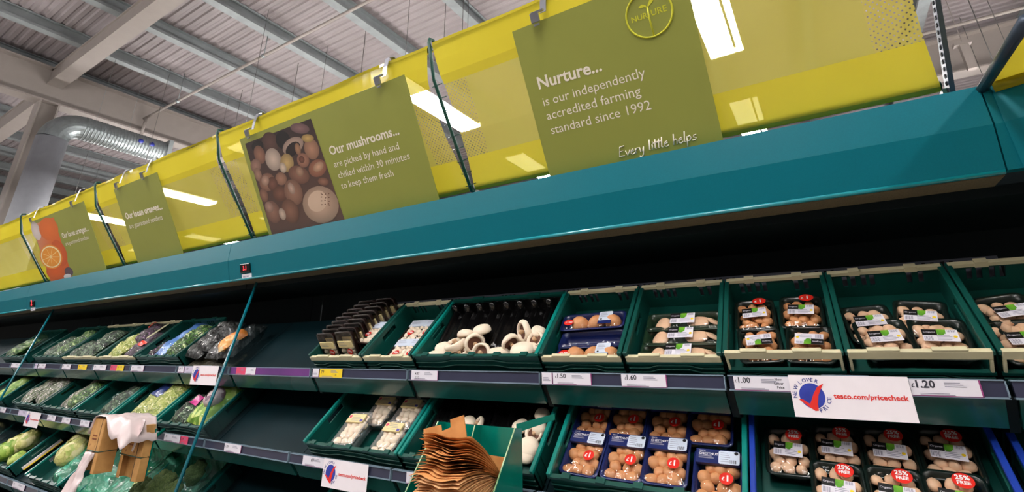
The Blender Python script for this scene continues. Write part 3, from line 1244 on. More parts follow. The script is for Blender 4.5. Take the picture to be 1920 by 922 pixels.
for k in range(14):
    ell(XM, 575 + (k * 37) % 55 - 25, 440 + (k * 53) % 70, 3.5, 2.5, (120, 76, 58), 0.0016)
mb.build('mushroom_picture', print_mat('printed picture'), sg)

XL = -4.45
sg = sign_board(XL, -3.76, 'plain small olive sign with two lines about loose oranges, no picture')
sign_lines(sg, XL, [('Our loose oranges...', 237, 411, 306, 393, 0.03, 0), ('are guaranteed seedless', 244, 428.6, 306, 411, 0.0, 0)])
XO = -6.27
sg = sign_board(XO, -5.02, 'olive sign with a picture of cut oranges, farthest left of the signs')
sign_lines(sg, XO, [('Our loose oranges...', 118, 446.6, 167, 433, 0.02, 0), ('are guaranteed seedless', 124, 460.5, 167, 447, 0.0, 0)])
mb = MB()
zo = lambda a_, b_: (a_ / 2.881, 280 + b_ / 2.881)
q = [suv(*zo(*p_), XO) for p_ in ((275, 712), (392, 690), (290, 366), (172, 408))]
bi = mb.add([(u, v, 0.0006) for u, v in q], [(0, 1, 2, 3)])
for k, cc in enumerate(((206, 90, 30), (200, 84, 28), (214, 104, 40), (205, 150, 120))):
    mb.ink[bi + k] = lin(*cc)
for k, (zx, zy, rx, ry, cc, ed) in enumerate(((195, 440, 22, 50, (220, 205, 200), .8), (262, 430, 50, 60, (226, 110, 38), .85), (320, 560, 38, 70, (214, 90, 30), .8), (372, 660, 22, 24, (90, 70, 80), .9), (365, 684, 20, 12, (220, 215, 215), .9),
                                            (300, 660, 48, 40, (216, 92, 26), .85), (275, 580, 58, 64, (232, 140, 40), .9), (275, 580, 52, 57, (244, 226, 180), .95), (275, 580, 46, 51, (236, 150, 40), .92), (275, 580, 7, 8, (248, 226, 170), .9))):
    ell(XO, zx, zy, rx, ry, cc, 0.0007 + k * 0.00004, zp=zo, edge=ed)
for k in range(9):
    t = k * math.pi / 4.5
    c_ = suv(*zo(275, 580), XO)
    e_ = suv(*zo(275 + 44 * math.cos(t), 580 + 48 * math.sin(t)), XO)
    dv = Vector((e_[0] - c_[0], e_[1] - c_[1]))
    nn = Vector((-dv.y, dv.x)).normalized() * 0.003
    bi = mb.add([(c_[0] - nn.x, c_[1] - nn.y, 0.0013), (e_[0] - nn.x, e_[1] - nn.y, 0.0013), (e_[0] + nn.x, e_[1] + nn.y, 0.0013), (c_[0] + nn.x, c_[1] + nn.y, 0.0013)], [(0, 1, 2, 3)])
    for j in range(4):
        mb.ink[bi + j] = lin(246, 214, 150)
mb.build('orange_picture', print_mat('printed picture'), sg)

# clips
clip_m = pmat('steel sign clip', (168, 170, 178), rough=0.3, metal=0.8, var=0.1)
for k, (px, py, lab) in enumerate(((1008, 40, 'steel clip on the top left of the nearest sign'), (713, 153, 'steel clip at the right end of the mushroom sign'),
                                   (469, 250, 'steel clip at the left end of the mushroom sign'), (272, 331, 'steel clip at right of the plain loose oranges sign'),
                                   (224, 352, 'steel clip at left of the plain loose oranges sign'), (139, 382, 'steel clip at right of the orange picture sign'),
                                   (62, 412, 'steel clip at left of the orange picture sign'))):
    X = onplane(px, py, SP0, tuple(SN))[0]
    root = empty('sign_clip', T(X, 0, 0))
    tag(root, lab, 'clip', 'sign clips')
    mb = MB()
    w = 0.013
    path = [(1.465, 2.90), (1.45, 2.952), (1.424, 2.966), (1.394, 2.945), (1.385, 2.89), (1.383, 2.838)]
    for (p0, p1) in zip(path[:-1], path[1:]):
        mb.add([(-w + 0.03, *p0), (w + 0.03, *p0), (w + 0.03, *p1), (-w + 0.03, *p1)], [(0, 1, 2, 3)])
    mb.build('strap', clip_m, root, solid=0.002)
    mb = MB()
    Mj = frame((0.0, 1.375, 2.822), (1, 0, 0), SV)
    mb.box(-0.018, 0.018, -0.02, 0.016, 0.002, 0.01, mat=Mj)
    mb.box(-0.012, 0.04, 0.012, 0.02, -0.004, 0.01, mat=Mj)
    mb.box(-0.012, 0.012, -0.034, -0.026, 0.002, 0.008, mat=Mj)
    mb.build('jaw', clip_m, root, bevel=0.001)
# ================================================================== CRATES
def crate_frame(i, x_left, dz=0.0, dy=0.0):
    F = SHELVES[i]['F']
    by_, bz_ = shelf_base(i)
    return frame((x_left, by_ + dy, bz_ + 0.001 + dz), (1, 0, 0), (0, CT, ST))


class Crate:
    def __init__(self, i, x0, x1, label, style='green', rim=None, deep=0.365, back_white=False, h=CH):
        w = x1 - x0
        self.i, self.x0, self.w, self.d = i, x0, w, deep
        self.M = crate_frame(i, x0)
        root = empty('produce_crate', self.M)
        tag(root, label, 'crate', 'green produce crates')
        self.root = root
        t = 0.008
        d = deep
        mb = MB()
        mb.box(0, w, 0, d, 0, 0.006)
        mb.build('crate_floor', crate_m, root)
        for x, nm in ((0, 'l'), (w - t, 'r')):
            mb = MB()
            # side walls with raised ribs, cut-out hand hole left out of the plain short ones
            hx0, hx1, hz0, hz1 = d * 0.36, d * 0.64, h * 0.55, h * 0.80
            mb.box(x, x + t, 0, hx0, 0.0, h)
            mb.box(x, x + t, hx1, d, 0.0, h)
            mb.box(x, x + t, hx0, hx1, 0.0, hz0)
            mb.box(x, x + t, hx0, hx1, hz1, h)
            for q in range(8):
                yy = d * (q + 0.5) / 8
                ox = x - 0.004 if nm == 'l' else x + t
                if not (hx0 - 0.02 < yy < hx1 + 0.01):
                    mb.box(ox, ox + 0.004, yy, yy + 0.006, 0.0, h - 0.012)
            s = mb.build('side_wall', crate_m, root)
            mb = MB()
            ox = x - 0.006 if nm == 'l' else x - 0.001
            mb.box(ox, ox + 0.015, -0.004, d + 0.004, h - 0.012, h + 0.002)
            mb.build('rim', rim or crate_m, root, bevel=0.003)
        # back wall of uprights, slots between
        mb = MB()
        y0, y1 = d - t, d
        zs0, zs1 = h * 0.45, h * 0.86
        mb.box(t, w - t, y0, y1, 0.0, zs0)
        mb.box(t, w - t, y0, y1, zs1, h)
        n = max(2, round(w / 0.15))
        xs = []
        for k in range(n):
            c_ = w * (k + 0.5) / n
            for o_ in (-0.034, -0.012, 0.016, 0.038):
                if o_ in (-0.034, 0.038) and k % 2:
                    continue
                xs.append((c_ + o_, c_ + o_ + 0.013))
        xs.sort()
        last = t
        for a, b in xs:
            mb.box(last, a, y0, y1, zs0, zs1)
            last = b
        mb.box(last, w - t, y0, y1, zs0, zs1)
        mb.build('back_wall', crate_m, root)
        mb = MB()
        mb.box(0, w, d - t - 0.004, d + 0.004, h - 0.008, h + 0.003)
        for k in range(2):
            c_ = w * (k + 0.5) / 2
            mb.box(c_ - 0.05 * w, c_ + 0.05 * w, d - t - 0.006, d + 0.006, h - 0.010, h + 0.008)
        mb.build('back_rim', cream_bar if back_white else crate_m, root)
        # front wall
        mb = MB()
        fh = dict(gap=0.038, low=0.066, green=0.092)[style]
        mb.box(0, w, 0, t, 0, fh)
        mb.box(-0.003, w + 0.003, -0.005, 0.0, 0, 0.008)
        mb.box(-0.003, w + 0.003, -0.006, 0.0, fh - 0.008, fh)
        nseg = 36
        for zc_, am in ((fh * 0.42, 0.006), (fh * 0.68, 0.006)):    # two wavy ribs
            pts = []
            for k in range(nseg + 1):
                u = k / nseg
                z_ = zc_ + am * (1 if 0.28 < u < 0.72 else -1) * min(1, abs(abs(u - 0.5) - 0.22) * 18)
                pts.append((w * u, -0.003, z_))
            mb.tube(pts, 0.003, 5)
        if style == 'green':
            for k in range(5):
                u = w * (0.08 + 0.2 * k)
                mb.box(u, u + 0.05 * w, -0.007, 0.012, fh - 0.004, fh + 0.006)
        mb.build('front_wall', crate_m, root)
        if style != 'green':
            mb = MB()
            z0, z1 = (0.079, 0.104) if style == 'gap' else (0.066, 0.088)
            mb.box(0.0, w, -0.007, 0.006, z0, z1)
            for k in range(2):
                c_ = w * (0.27 + 0.46 * k)
                mb.box(c_ - 0.12 * w, c_ + 0.12 * w, -0.007, 0.006, z1, z1 + 0.006)
            if style == 'gap':
                mb.box(0.0, 0.007, -0.006, 0.006, fh, z0)
                mb.box(w - 0.007, w, -0.006, 0.006, fh, z0)
            mb.build('front_bar', cream_bar, root, bevel=0.002)

    def loc(self, px, py, z):
        n = self.M.to_3x3() @ Vector((0, 0, 1))
        P0 = self.M @ Vector((0, 0, z))
        P = onplane(px, py, tuple(P0), tuple(n))
        return self.M.inverted() @ Vector(P)

    def at(self, px, py, z, ztop=None, rot=0.0, tilt=0.0, roll=0.0, size=None):
        """frame for a thing whose base is at local height z and whose point at ztop shows at the pixel"""
        p_ = self.loc(px, py, ztop if ztop is not None else z)
        if size:                 # keep it inside the crate walls
            a = math.radians(rot)
            hx = (abs(size[0] * math.cos(a)) + abs(size[1] * math.sin(a))) / 2 + 0.010
            hy = (abs(size[1] * math.cos(a)) + abs(size[0] * math.sin(a))) / 2 + 0.010
            p_.x = min(max(p_.x, hx), self.w - hx) if 2 * hx < self.w else self.w / 2
            p_.y = min(max(p_.y, hy), self.d - hy) if 2 * hy < self.d else self.d / 2
        return self.M @ T(p_.x, p_.y, z) @ RZ(math.radians(rot)) @ RX(math.radians(tilt)) @ RY(math.radians(roll))


# ================================================================== MUSHROOMS
mush_cols = dict(
    white=pmat('white mushroom skin', (250, 238, 220), rgb2=(236, 212, 184), rough=0.6, scale=70, sub=0.1),
    tan=pmat('pale tan mushroom skin', (240, 206, 174), rgb2=(222, 172, 134), rough=0.55, scale=60, sub=0.1),
    brown=pmat('chestnut mushroom skin', (224, 164, 112), rgb2=(196, 128, 80), rough=0.5, scale=55, sub=0.1),
)
gill_m = pmat('dark mushroom gills', (118, 78, 58), rgb2=(74, 44, 34), rough=0.8, scale=150)
stem_m = pmat('cream mushroom stem', (214, 178, 142), rgb2=(186, 146, 110), rough=0.7, scale=60)


def button_mesh(col, seed):
    rng = random.Random(seed)
    mb = MB()
    off = Vector((rng.random() * 9, rng.random() * 9, 0))

    def wob(x, y, z):
        k = 1 + 0.09 * noise.noise(Vector((x * 1.6, y * 1.6, z * 1.6)) + off)
        return (x * k, y * k * (0.92 + 0.1 * rng.random() * 0), z * k)
    cap = [(0.30, -0.28), (0.55, -0.36), (0.82, -0.34), (0.97, -0.18), (1.0, 0.05), (0.93, 0.32), (0.76, 0.58), (0.5, 0.77), (0.24, 0.86), (0.0, 0.88)]
    mb.lathe(cap, 16, 0, wob=wob)
    mb.lathe([(0.0, -0.72), (0.30, -0.72), (0.36, -0.62), (0.32, -0.28)], 12, 1, wob=wob)
    return mb.mesh('mushroom', [mush_cols[col], stem_m])


def flat_mesh(seed, open_=0.3):
    rng = random.Random(seed)
    mb = MB()
    off = Vector((rng.random() * 9, rng.random() * 9, 0))

    def wob(x, y, z):
        n1 = noise.noise(Vector((x * 1.3, y * 1.3, z)) + off)
        k = 1 + 0.13 * n1
        return (x * k, y * k, z + 0.12 * n1 * (x * x + y * y))
    cap = [(0.66, -0.06), (0.74, -0.24), (0.86, -0.30), (0.97, -0.20), (1.0, -0.02), (0.94, 0.2), (0.78, 0.38), (0.52, 0.5), (0.25, 0.55), (0.0, 0.56)]
    mb.lathe(cap, 20, 0, wob=wob)
    mb.lathe([(0.16, -0.02), (0.4, 0.02), (0.66, -0.06)], 20, 1, wob=wob)
    mb.lathe([(0.0, -0.42), (0.19, -0.42), (0.22, -0.34), (0.17, -0.02)], 10, 2, wob=wob)
    return mb.mesh('flat_mushroom', [mush_cols['white'], gill_m, stem_m])


BUT = {c_: [button_mesh(c_, 10 * k + 3) for k in range(3)] for c_ in mush_cols}
FLAT = [flat_mesh(5 + k) for k in range(4)]


def sliced_mesh(seed):
    """half an opened brown mushroom, gills to the front"""
    rng = random.Random(seed)
    mb = MB()
    off = Vector((seed * 1.7, 2.0, 0))

    def wob(x, y, z):
        k = 1 + 0.16 * noise.noise(Vector((x * 1.4, y * 1.4, z)) + off)
        return (x * k, y * k * 0.8, z * 0.8)
    cap = [(0.7, 0.04), (0.82, -0.12), (0.96, -0.06), (1.0, 0.1), (0.88, 0.3), (0.6, 0.45), (0.0, 0.5)]
    mb.lathe(cap, 16, 0, wob=wob)
    mb.lathe([(0.16, 0.1), (0.7, 0.04)], 16, 1, wob=wob)
    mb.lathe([(0.0, -0.2), (0.2, -0.2), (0.16, 0.1)], 10, 2, wob=wob)
    return mb.mesh('mushroom', [mush_cols['tan'], gill_m, stem_m])


SLI = [sliced_mesh(k) for k in range(3)]

# ================================================================== PACKS
tray_m = dict(
    organic=pmat('dark green pack tray', (14, 30, 26), rough=0.3, var=0.2, scale=20, coat=0.3),
    navy=pmat('navy pack tray', (24, 36, 92), rough=0.3, var=0.15, scale=20, coat=0.3),
    brown=pmat('dark brown pack tray', (38, 22, 18), rough=0.28, var=0.2, scale=20, coat=0.4),
    green=pmat('bottle green pack tray', (30, 54, 36), rough=0.28, var=0.15, scale=20, coat=0.4),
)
clear_m = film_mat('frosted clear tray', tint=(0.92, 0.93, 0.95), gloss=0.12, edge=0.5, rough=0.15, body=0.16, bodyc=(0.75, 0.74, 0.76))
wrap = film_mat('pack film', gloss=0.03, edge=0.35, rough=0.07, bump=0.9, bscale=30)
lab_black = pmat('black label print', (16, 16, 18), rough=0.4, var=0.1, scale=20)
lab_green = pmat('lime label print', (128, 186, 48), rgb2=(70, 140, 40), rough=0.4, scale=40)
lab_blue = pmat('pale blue label paper', (206, 216, 232), rough=0.45, var=0.04, scale=30)
lab_cream = pmat('pale yellow label paper', (236, 216, 160), rough=0.45, var=0.05, scale=30)
navy_print = pmat('navy film print', (26, 38, 96), rough=0.35, var=0.08, scale=20, coat=0.3)


def tray(mb, w, h, t, mi=0, th=0.003):
    rings = []
    for (ins, z) in ((0.012, 0.0), (0.006, t * 0.6), (0.002, t - 0.004), (-0.004, t - 0.003), (-0.004, t), (0.004, t), (0.010, t * 0.55), (0.016, th)):
        rings.append([(x, y, z) for x, y in rrect(w - 2 * ins, h - 2 * ins, 0.018, 4)])
    mb.loft(rings, mi, True, cap0=True, cap1=True)


def barcode(mb, x0, y0, w, h, z, mi, n=7):
    for k in range(n):
        mb.add([(x0 + w * k / n, y0, z), (x0 + w * (k + 0.35 + 0.25 * (k % 2)) / n, y0, z), (x0 + w * (k + 0.35 + 0.25 * (k % 2)) / n, y0 + h, z), (x0 + w * k / n, y0 + h, z)], [(0, 1, 2, 3)], mi)


def tlines(mb, x0, y0, w, n, dy, z, mi, th=0.0016):
    for k in range(n):
        ww = w * (0.7 + 0.3 * ((k * 7) % 5) / 5)
        mb.add([(x0, y0 - k * dy, z), (x0 + ww, y0 - k * dy, z), (x0 + ww, y0 - k * dy + th, z), (x0, y0 - k * dy + th, z)], [(0, 1, 2, 3)], mi)


def label_organic(root, z, cx, cy, rot=0, s=1.0):
    mb = MB()
    w, h = 0.072 * s, 0.044 * s
    mb.box(-w / 2, w / 2, -h / 2, h / 2, -0.0006, 0, 0)
    mb.add([(-w / 2, -h * 0.02, .0004), (-w * 0.08, -h * 0.02, .0004), (-w * 0.08, h / 2, .0004), (-w / 2, h / 2, .0004)], [(0, 1, 2, 3)], 1)
    put_text(mb, 'Organic', -w * 0.46, h * 0.2, width=w * 0.34, z=0.0007, mi=0)
    mb.add([(-w * 0.08, h * 0.12, .0004), (w * 0.16, h * 0.12, .0004), (w * 0.18, h / 2, .0004), (-w * 0.08, h / 2, .0004)], [(0, 1, 2, 3)], 2)
    disc(mb, w * 0.02, h * 0.12, w * 0.1, h * 0.14, 0.0005, 14, 2)
    barcode(mb, w * 0.22, h * 0.26, w * 0.24, h * 0.2, 0.0006, 3)
    barcode(mb, -w * 0.46, -h * 0.44, w * 0.26, h * 0.34, 0.0006, 3)
    tlines(mb, -w * 0.1, -h * 0.05, w * 0.5, 4, h * 0.11, 0.0006, 3)
    disc(mb, w * 0.4, -h * 0.12, w * 0.06, h * 0.1, 0.0008, 12, 4)
    return mb.build('label', [paper_w, lab_black, lab_green, ink_grey, yellow_t], root, T(cx, cy, z) @ RZ(math.radians(rot)))


def sticker(root, z, cx, cy, txt, r=0.017, ry=None, rot=0):
    mb = MB()
    ry = ry or r
    disc(mb, 0, 0, r, ry, 0.0, 28, 0)
    if isinstance(txt, str):
        if txt == '£1':
            put_text(mb, '£', -r * 0.66, -ry * 0.36, height=ry * 0.62, z=0.0006, bold=0.02, mi=1)
            put_text(mb, '1', r * 0.08, -ry * 0.42, height=ry * 0.95, z=0.0006, bold=0.04, mi=1)
        else:
            put_text(mb, txt, -r * 0.7, -ry * 0.3, width=r * 1.4, z=0.0006, bold=0.02, mi=1)
    else:
        put_text(mb, txt[0], -r * 0.66, ry * 0.12, width=r * 1.3, z=0.0006, bold=0.03, mi=1)
        put_text(mb, txt[1], -r * 0.6, -ry * 0.5, width=r * 1.2, z=0.0006, bold=0.03, mi=1)
    return mb.build('price_sticker', [red_m, white_ink], root, T(cx, cy, z) @ RZ(math.radians(rot)))


def fill(root, meshes, spots, rng, tilt=35):
    for (x, y, z, r) in spots:
        o = link('mushroom', rng.choice(meshes), root)
        o.matrix_basis = T(x, y, z) @ RZ(rng.random() * 6.28) @ RX(math.radians(rng.uniform(-tilt, tilt))) @ Matrix.Diagonal((r * rng.uniform(.9, 1.1), r * rng.uniform(.9, 1.1), r * rng.uniform(.85, 1.05), 1))


def film(root, w, h, t, dome=0.010):
    mb = MB()

    def fn(u, v):
        x, y = (u - 0.5), (v - 0.5)
        e = (1 - (2 * x) ** 4) * (1 - (2 * y) ** 4)
        return (x * (w - 0.004), y * (h - 0.004), t + 0.001 + dome * e + 0.0015 * noise.noise(Vector((x * 9, y * 9, w * 50))))
    mb.grid(12, 14, fn)
    return mb.build('film', wrap, root)


def pack_organic(col, stk, seed, lrot=0, lpos=(0.0, -0.005), w=0.114, h=0.150):
    rng = random.Random(seed)
    t = 0.046
    root = empty('mushroom_pack')
    mb = MB()
    tray(mb, w, h, t)
    mb.build('tray', tray_m['organic'], root)
    spots = []
    nx, ny = 3, 5
    for j in range(ny):
        for i in range(nx):
            spots.append(((i - 1) * 0.029 + rng.uniform(-.005, .005) + (0.006 if j % 2 else -0.006), (j - 2) * 0.0235 + rng.uniform(-.004, .004), t - 0.013 + rng.uniform(-.005, .003), rng.uniform(.0145, .0190)))
    fill(root, BUT[col], spots, rng)
    film(root, w, h, t)
    label_organic(root, t + 0.0135, lpos[0], lpos[1], lrot)
    if stk:
        sticker(root, t + 0.0130, 0.018, 0.054 if stk == '£1' else 0.046, stk, 0.021, 0.0165 if stk == '£1' else 0.020)
    return root


def pack_navy(seed, w=0.130, h=0.160):
    rng = random.Random(seed)
    t = 0.05
    root = empty('mushroom_pack')
    mb = MB()
    tray(mb, w, h, t)
    mb.build('tray', tray_m['navy'], root)
    spots = []
    for j in range(4):
        for i in range(3):
            spots.append(((i - 1) * 0.034 + rng.uniform(-.005, .005) + (0.008 if j % 2 else -0.008), -0.056 + j * 0.029 + rng.uniform(-.004, .004), t - 0.016 + rng.uniform(-.005, .003), rng.uniform(.0185, .0235)))
    fill(root, BUT['brown'], spots, rng)
    film(root, w, h, t)
    mb = MB()
    z = t + 0.0122
    mb.box(-w * 0.46, w * 0.46, h * 0.18, h * 0.47, z - 0.0095, z, 0)
    put_text(mb, 'CHESTNUT', -w * 0.40, h * 0.345, width=w * 0.42, z=z + 0.0004, bold=0.015, mi=1)
    tlines(mb, -w * 0.40, h * 0.31, w * 0.40, 2, 0.006, z + 0.0004, 2, 0.0035)
    put_text(mb, 'TESCO', -w * 0.40, h * 0.415, width=w * 0.14, z=z + 0.0004, mi=1)
    mb.build('printed_band', [navy_print, white_ink, ink_grey], root)
    mb = MB()
    rplate(mb, w * 0.44, h * 0.27, 0.006, z + 0.0012, 0, w * 0.25, h * 0.315, t=0.0008)
    tlines(mb, w * 0.07, h * 0.40, w * 0.22, 5, 0.007, z + 0.0016, 1)
    barcode(mb, w * 0.26, h * 0.20, w * 0.17, h * 0.07, z + 0.0016, 2)
    disc(mb, w * 0.40, h * 0.41, 0.0055, 0.0055, z + 0.0016, 14, 3)
    mb.build('label', [lab_blue, ink_grey, ink_m, lab_black], root)
    sticker(root, t + 0.0135, w * 0.20, -h * 0.10, '£1', 0.0185)
    return root


def pack_slim(kind, seed, w=0.25, h=0.088):
    rng = random.Random(seed)
    t = 0.044
    root = empty('mushroom_pack')
    mb = MB()
    tray(mb, w, h, t)
    mb.build('tray', tray_m['green' if kind == 'green' else 'navy'], root)
    if kind == 'navy':
        fill(root, BUT['brown'], [(-0.055, 0.0, t - 0.016, 0.037), (0.01, 0.002, t - 0.016, 0.036), (0.078, 0.0, t - 0.016, 0.035)], rng, 12)
    elif kind == 'green':
        fill(root, SLI, [(-0.07, -0.006, t - 0.012, 0.036), (0.05, 0.0, t - 0.012, 0.036), (0.098, 0.0, t - 0.012, 0.028)], rng, 60)
    film(root, w, h, t, 0.012)
    z = t + 0.0128
    if kind == 'navy':
        mb = MB()
        rplate(mb, 0.052, 0.05, 0.006, 0.0, 0, t=0.0008)
        tlines(mb, -0.02, 0.017, 0.03, 5, 0.006, 0.0004, 1)
        disc(mb, -0.015, -0.018, 0.004, 0.004, 0.0004, 12, 2)
        mb.add([(-0.026, -0.045, 0), (0.026, -0.045, 0), (0.026, -0.026, 0), (-0.026, -0.026, 0)], [(0, 1, 2, 3)], 3)
        mb.build('label', [lab_blue, ink_grey, lab_black, navy_print], root, T(0.055, 0.008, z))
        sticker(root, z - 0.003, -0.092, -0.012, '£1.50', 0.021, 0.0165)
    elif kind == 'green':
        label_organic(root, z + 0.001, 0.0, 0.0, 0, 1.15)
    return root


def pack_brown(seed, w=0.118, h=0.152, stand=False):
    rng = random.Random(seed)
    t = 0.034
    root = empty('mushroom_pack')
    mb = MB()
    tray(mb, w, h, t)
    mb.build('tray', tray_m['brown'], root)
    spots = [((i - 1) * 0.033 + rng.uniform(-.005, .005), (j - 2) * 0.027 + rng.uniform(-.005, .005), t - 0.010, rng.uniform(.016, .020)) for j in range(3 if stand else 5) for i in range(3)]
    fill(root, BUT['white'], spots, rng)
    film(root, w, h, t, 0.005)
    mb = MB()
    lo_ = 0.0 if stand else 0.16
    mb.box(-w * 0.42, w * 0.42, h * lo_, h * (lo_ + (0.22 if stand else 0.30)), t + 0.002, t + 0.0075, 0)
    tlines(mb, -w * 0.34, h * (lo_ + 0.17 if stand else 0.38), w * 0.5, 3, 0.007, t + 0.0079, 1)
    mb.build('label', [lab_cream if stand else lab_blue, ink_grey], root)
    sticker(root, t + 0.008, 0.022 if stand else -0.005, -h * 0.14, '99p', 0.0185, 0.0155)
    return root


def pack_clear(seed, w=0.125, h=0.165):
    rng = random.Random(seed)
    t = 0.055
    root = empty('mushroom_tray')
    mb = MB()
    tray(mb, w, h, t)
    mb.build('tray', clear_m, root)
    spots = [((i - 1) * 0.036 + rng.uniform(-.006, .006), (j - 2) * 0.029 + rng.uniform(-.005, .005), t - 0.014, rng.uniform(.019, .025)) for j in range(5) for i in range(3)]
    fill(root, BUT['white'], spots, rng)
    film(root, w, h, t)
    mb = MB()
    mb.box(-w * 0.40, w * 0.40, h * 0.12, h * 0.38, t + 0.006, t + 0.013, 0)
    tlines(mb, -w * 0.2, h * 0.32, w * 0.5, 4, 0.008, t + 0.0134, 1)
    disc(mb, -w * 0.31, h * 0.30, 0.008, 0.008, t + 0.0134, 14, 2)
    mb.add([(w * 0.24, h * 0.14, t + .0134), (w * 0.37, h * 0.14, t + .0134), (w * 0.37, h * 0.21, t + .0134), (w * 0.24, h * 0.21, t + .0134)], [(0, 1, 2, 3)], 3)
    mb.build('label', [lab_cream, ink_grey, pink_m, pmat('violet bar print', (90, 80, 170), rough=0.5)], root)
    return root


PROTO = {}


def place(key, maker, M_, label, cat, group):
    """the first of a kind is moved into place, later ones are copies of it"""
    if key not in PROTO:
        o = maker()
        PROTO[key] = o
    else:
        o = copy_tree(PROTO[key])
    o.matrix_basis = M_
    tag(o, label, cat, group)
    return o


# ------------------------------------------------ top shelf, right of the glass panel
c1 = Crate(0, -2.195, -1.835, 'green crate with cream front bar holding the leaning brown mushroom packs', 'low', back_white=True)
c2 = Crate(0, -1.818, -1.527, 'green crate with cream front bar and packed white mushrooms, left of the loose mushrooms', 'low', back_white=True)
c3 = Crate(0, -1.508, -0.908, 'wide bright rimmed green crate of loose flat mushrooms on the upper shelf', 'green', rim=crate_rim)
c4 = Crate(0, -0.893, -0.595, 'green crate above the £1.50 ticket with navy packs', 'low', back_white=True)
c5 = Crate(0, -0.578, -0.284, 'green crate above the £1.60 ticket with dark green packs', 'low', back_white=True)
c6 = Crate(0, -0.270, 0.022, 'green crate above the £1.00 ticket, cream bar with a gap below', 'gap', back_white=True)
c7 = Crate(0, 0.036, 0.322, 'green crate above the £1.20 ticket, cream bar with a gap below', 'gap', back_white=True)
c8 = Crate(0, 0.338, 0.630, 'green crate cut off by the right edge of the photo', 'gap', back_white=True)

# brown packs standing like dominoes
GR = 'brown mushroom packs in the leaning stack'
rows = [(602, 657), (608, 646), (615, 636), (622, 627), (629, 617), (637, 608), (645, 599), (653, 590), (662, 581), (670, 573)]
for k in range(9):
    for s in (0, 1):
        x = 0.075 + s * 0.125 + (0.006 if k % 2 else 0) * (1 - 2 * s) + 0.004 * k
        if k > 4:
            x += 0.010 * (k - 4)
        y = 0.004 + 0.033 * k + s * 0.003
        if x > 0.31:
            continue
        P = c1.M @ Vector((x, y + 0.046, 0.008))
        tl = math.radians(-34 - 0.5 * k + 2 * s)
        Mx = frame(P, (1, 0.02 * (k % 3 - 1), 0), (0, math.sin(tl), math.cos(tl))) @ T(0, 0.078, -0.036)
        if k == 0:
            lab = 'brown mushroom pack at front %s of the leaning stack, label facing out' % ('left', 'right')[s]
            place('standing', lambda: pack_brown(3, stand=True), Mx, lab, 'mushroom pack', GR)
        else:
            place('standing', None, Mx, 'dark brown mushroom pack standing behind the front pair of the leaning stack', 'mushroom pack', GR)
place('brown', lambda: pack_brown(3), c1.at(719, 620, 0.05, 0.09, -4, size=(0.118, 0.155)), 'brown mushroom pack lying flat right of the leaning stack', 'mushroom pack', GR)
for (px, py, rot, lab) in ((776, 618, 2, 'white mushroom pack at the back left of the crate beside the loose mushrooms'), (812, 617, 2, 'white mushroom pack at the back right of the crate beside the loose mushrooms'),
                           (744, 661, 2, 'white mushroom pack at the front left of the crate beside the loose mushrooms'), (788, 660, 2, 'white mushroom pack at the front right of the crate beside the loose mushrooms')):
    place('brown', None, c2.at(px, py, 0.006, 0.046, rot, size=(0.118, 0.152)), lab, 'mushroom pack', 'white mushroom packs in the narrow crate')

# loose flat mushrooms
z1 = lambda zx, zy: (760 + zx / 4.19, 520 + zy / 4.19)
liner = pmat('glossy black packing tray', (10, 9, 10), rough=0.18, coat=0.6, var=0.3, scale=20)


def ribbed_liner(cr, x0, x1, y0, y1, label):
    root = empty('packing_tray', cr.M @ T(x0, y0, 0.008))
    tag(root, label, 'tray', 'black packing trays')
    w, d = x1 - x0, y1 - y0
    nb = max(2, int(w / 0.065))
    mb = MB()

    def fn(u, v):
        rib = max(0.0, math.sin(u * nb * math.pi * 2)) ** 0.6
        edge = 1 if 0.02 < u < 0.98 else 0.4
        return (u * w, v * d, 0.010 + 0.045 * v + 0.022 * rib * edge + 0.004 * noise.noise(Vector((u * 9, v * 7, 1.3))))
    mb.grid(nb * 10, 8, fn)
    mb.build('ribbed_sheet', liner, root, solid=0.002)
    mb = MB()
    mb.box(0, w, d - 0.004, d, 0.0, 0.085)
    for q in range(nb):
        xx = (q + 0.25) * w / nb
        mb.lathe([(0.0, 0.10), (0.012, 0.096), (0.018, 0.08), (0.02, 0.055)], 10, mat=T(xx, d - 0.022, 0))
    mb.build('upstand', liner, root)
    return root


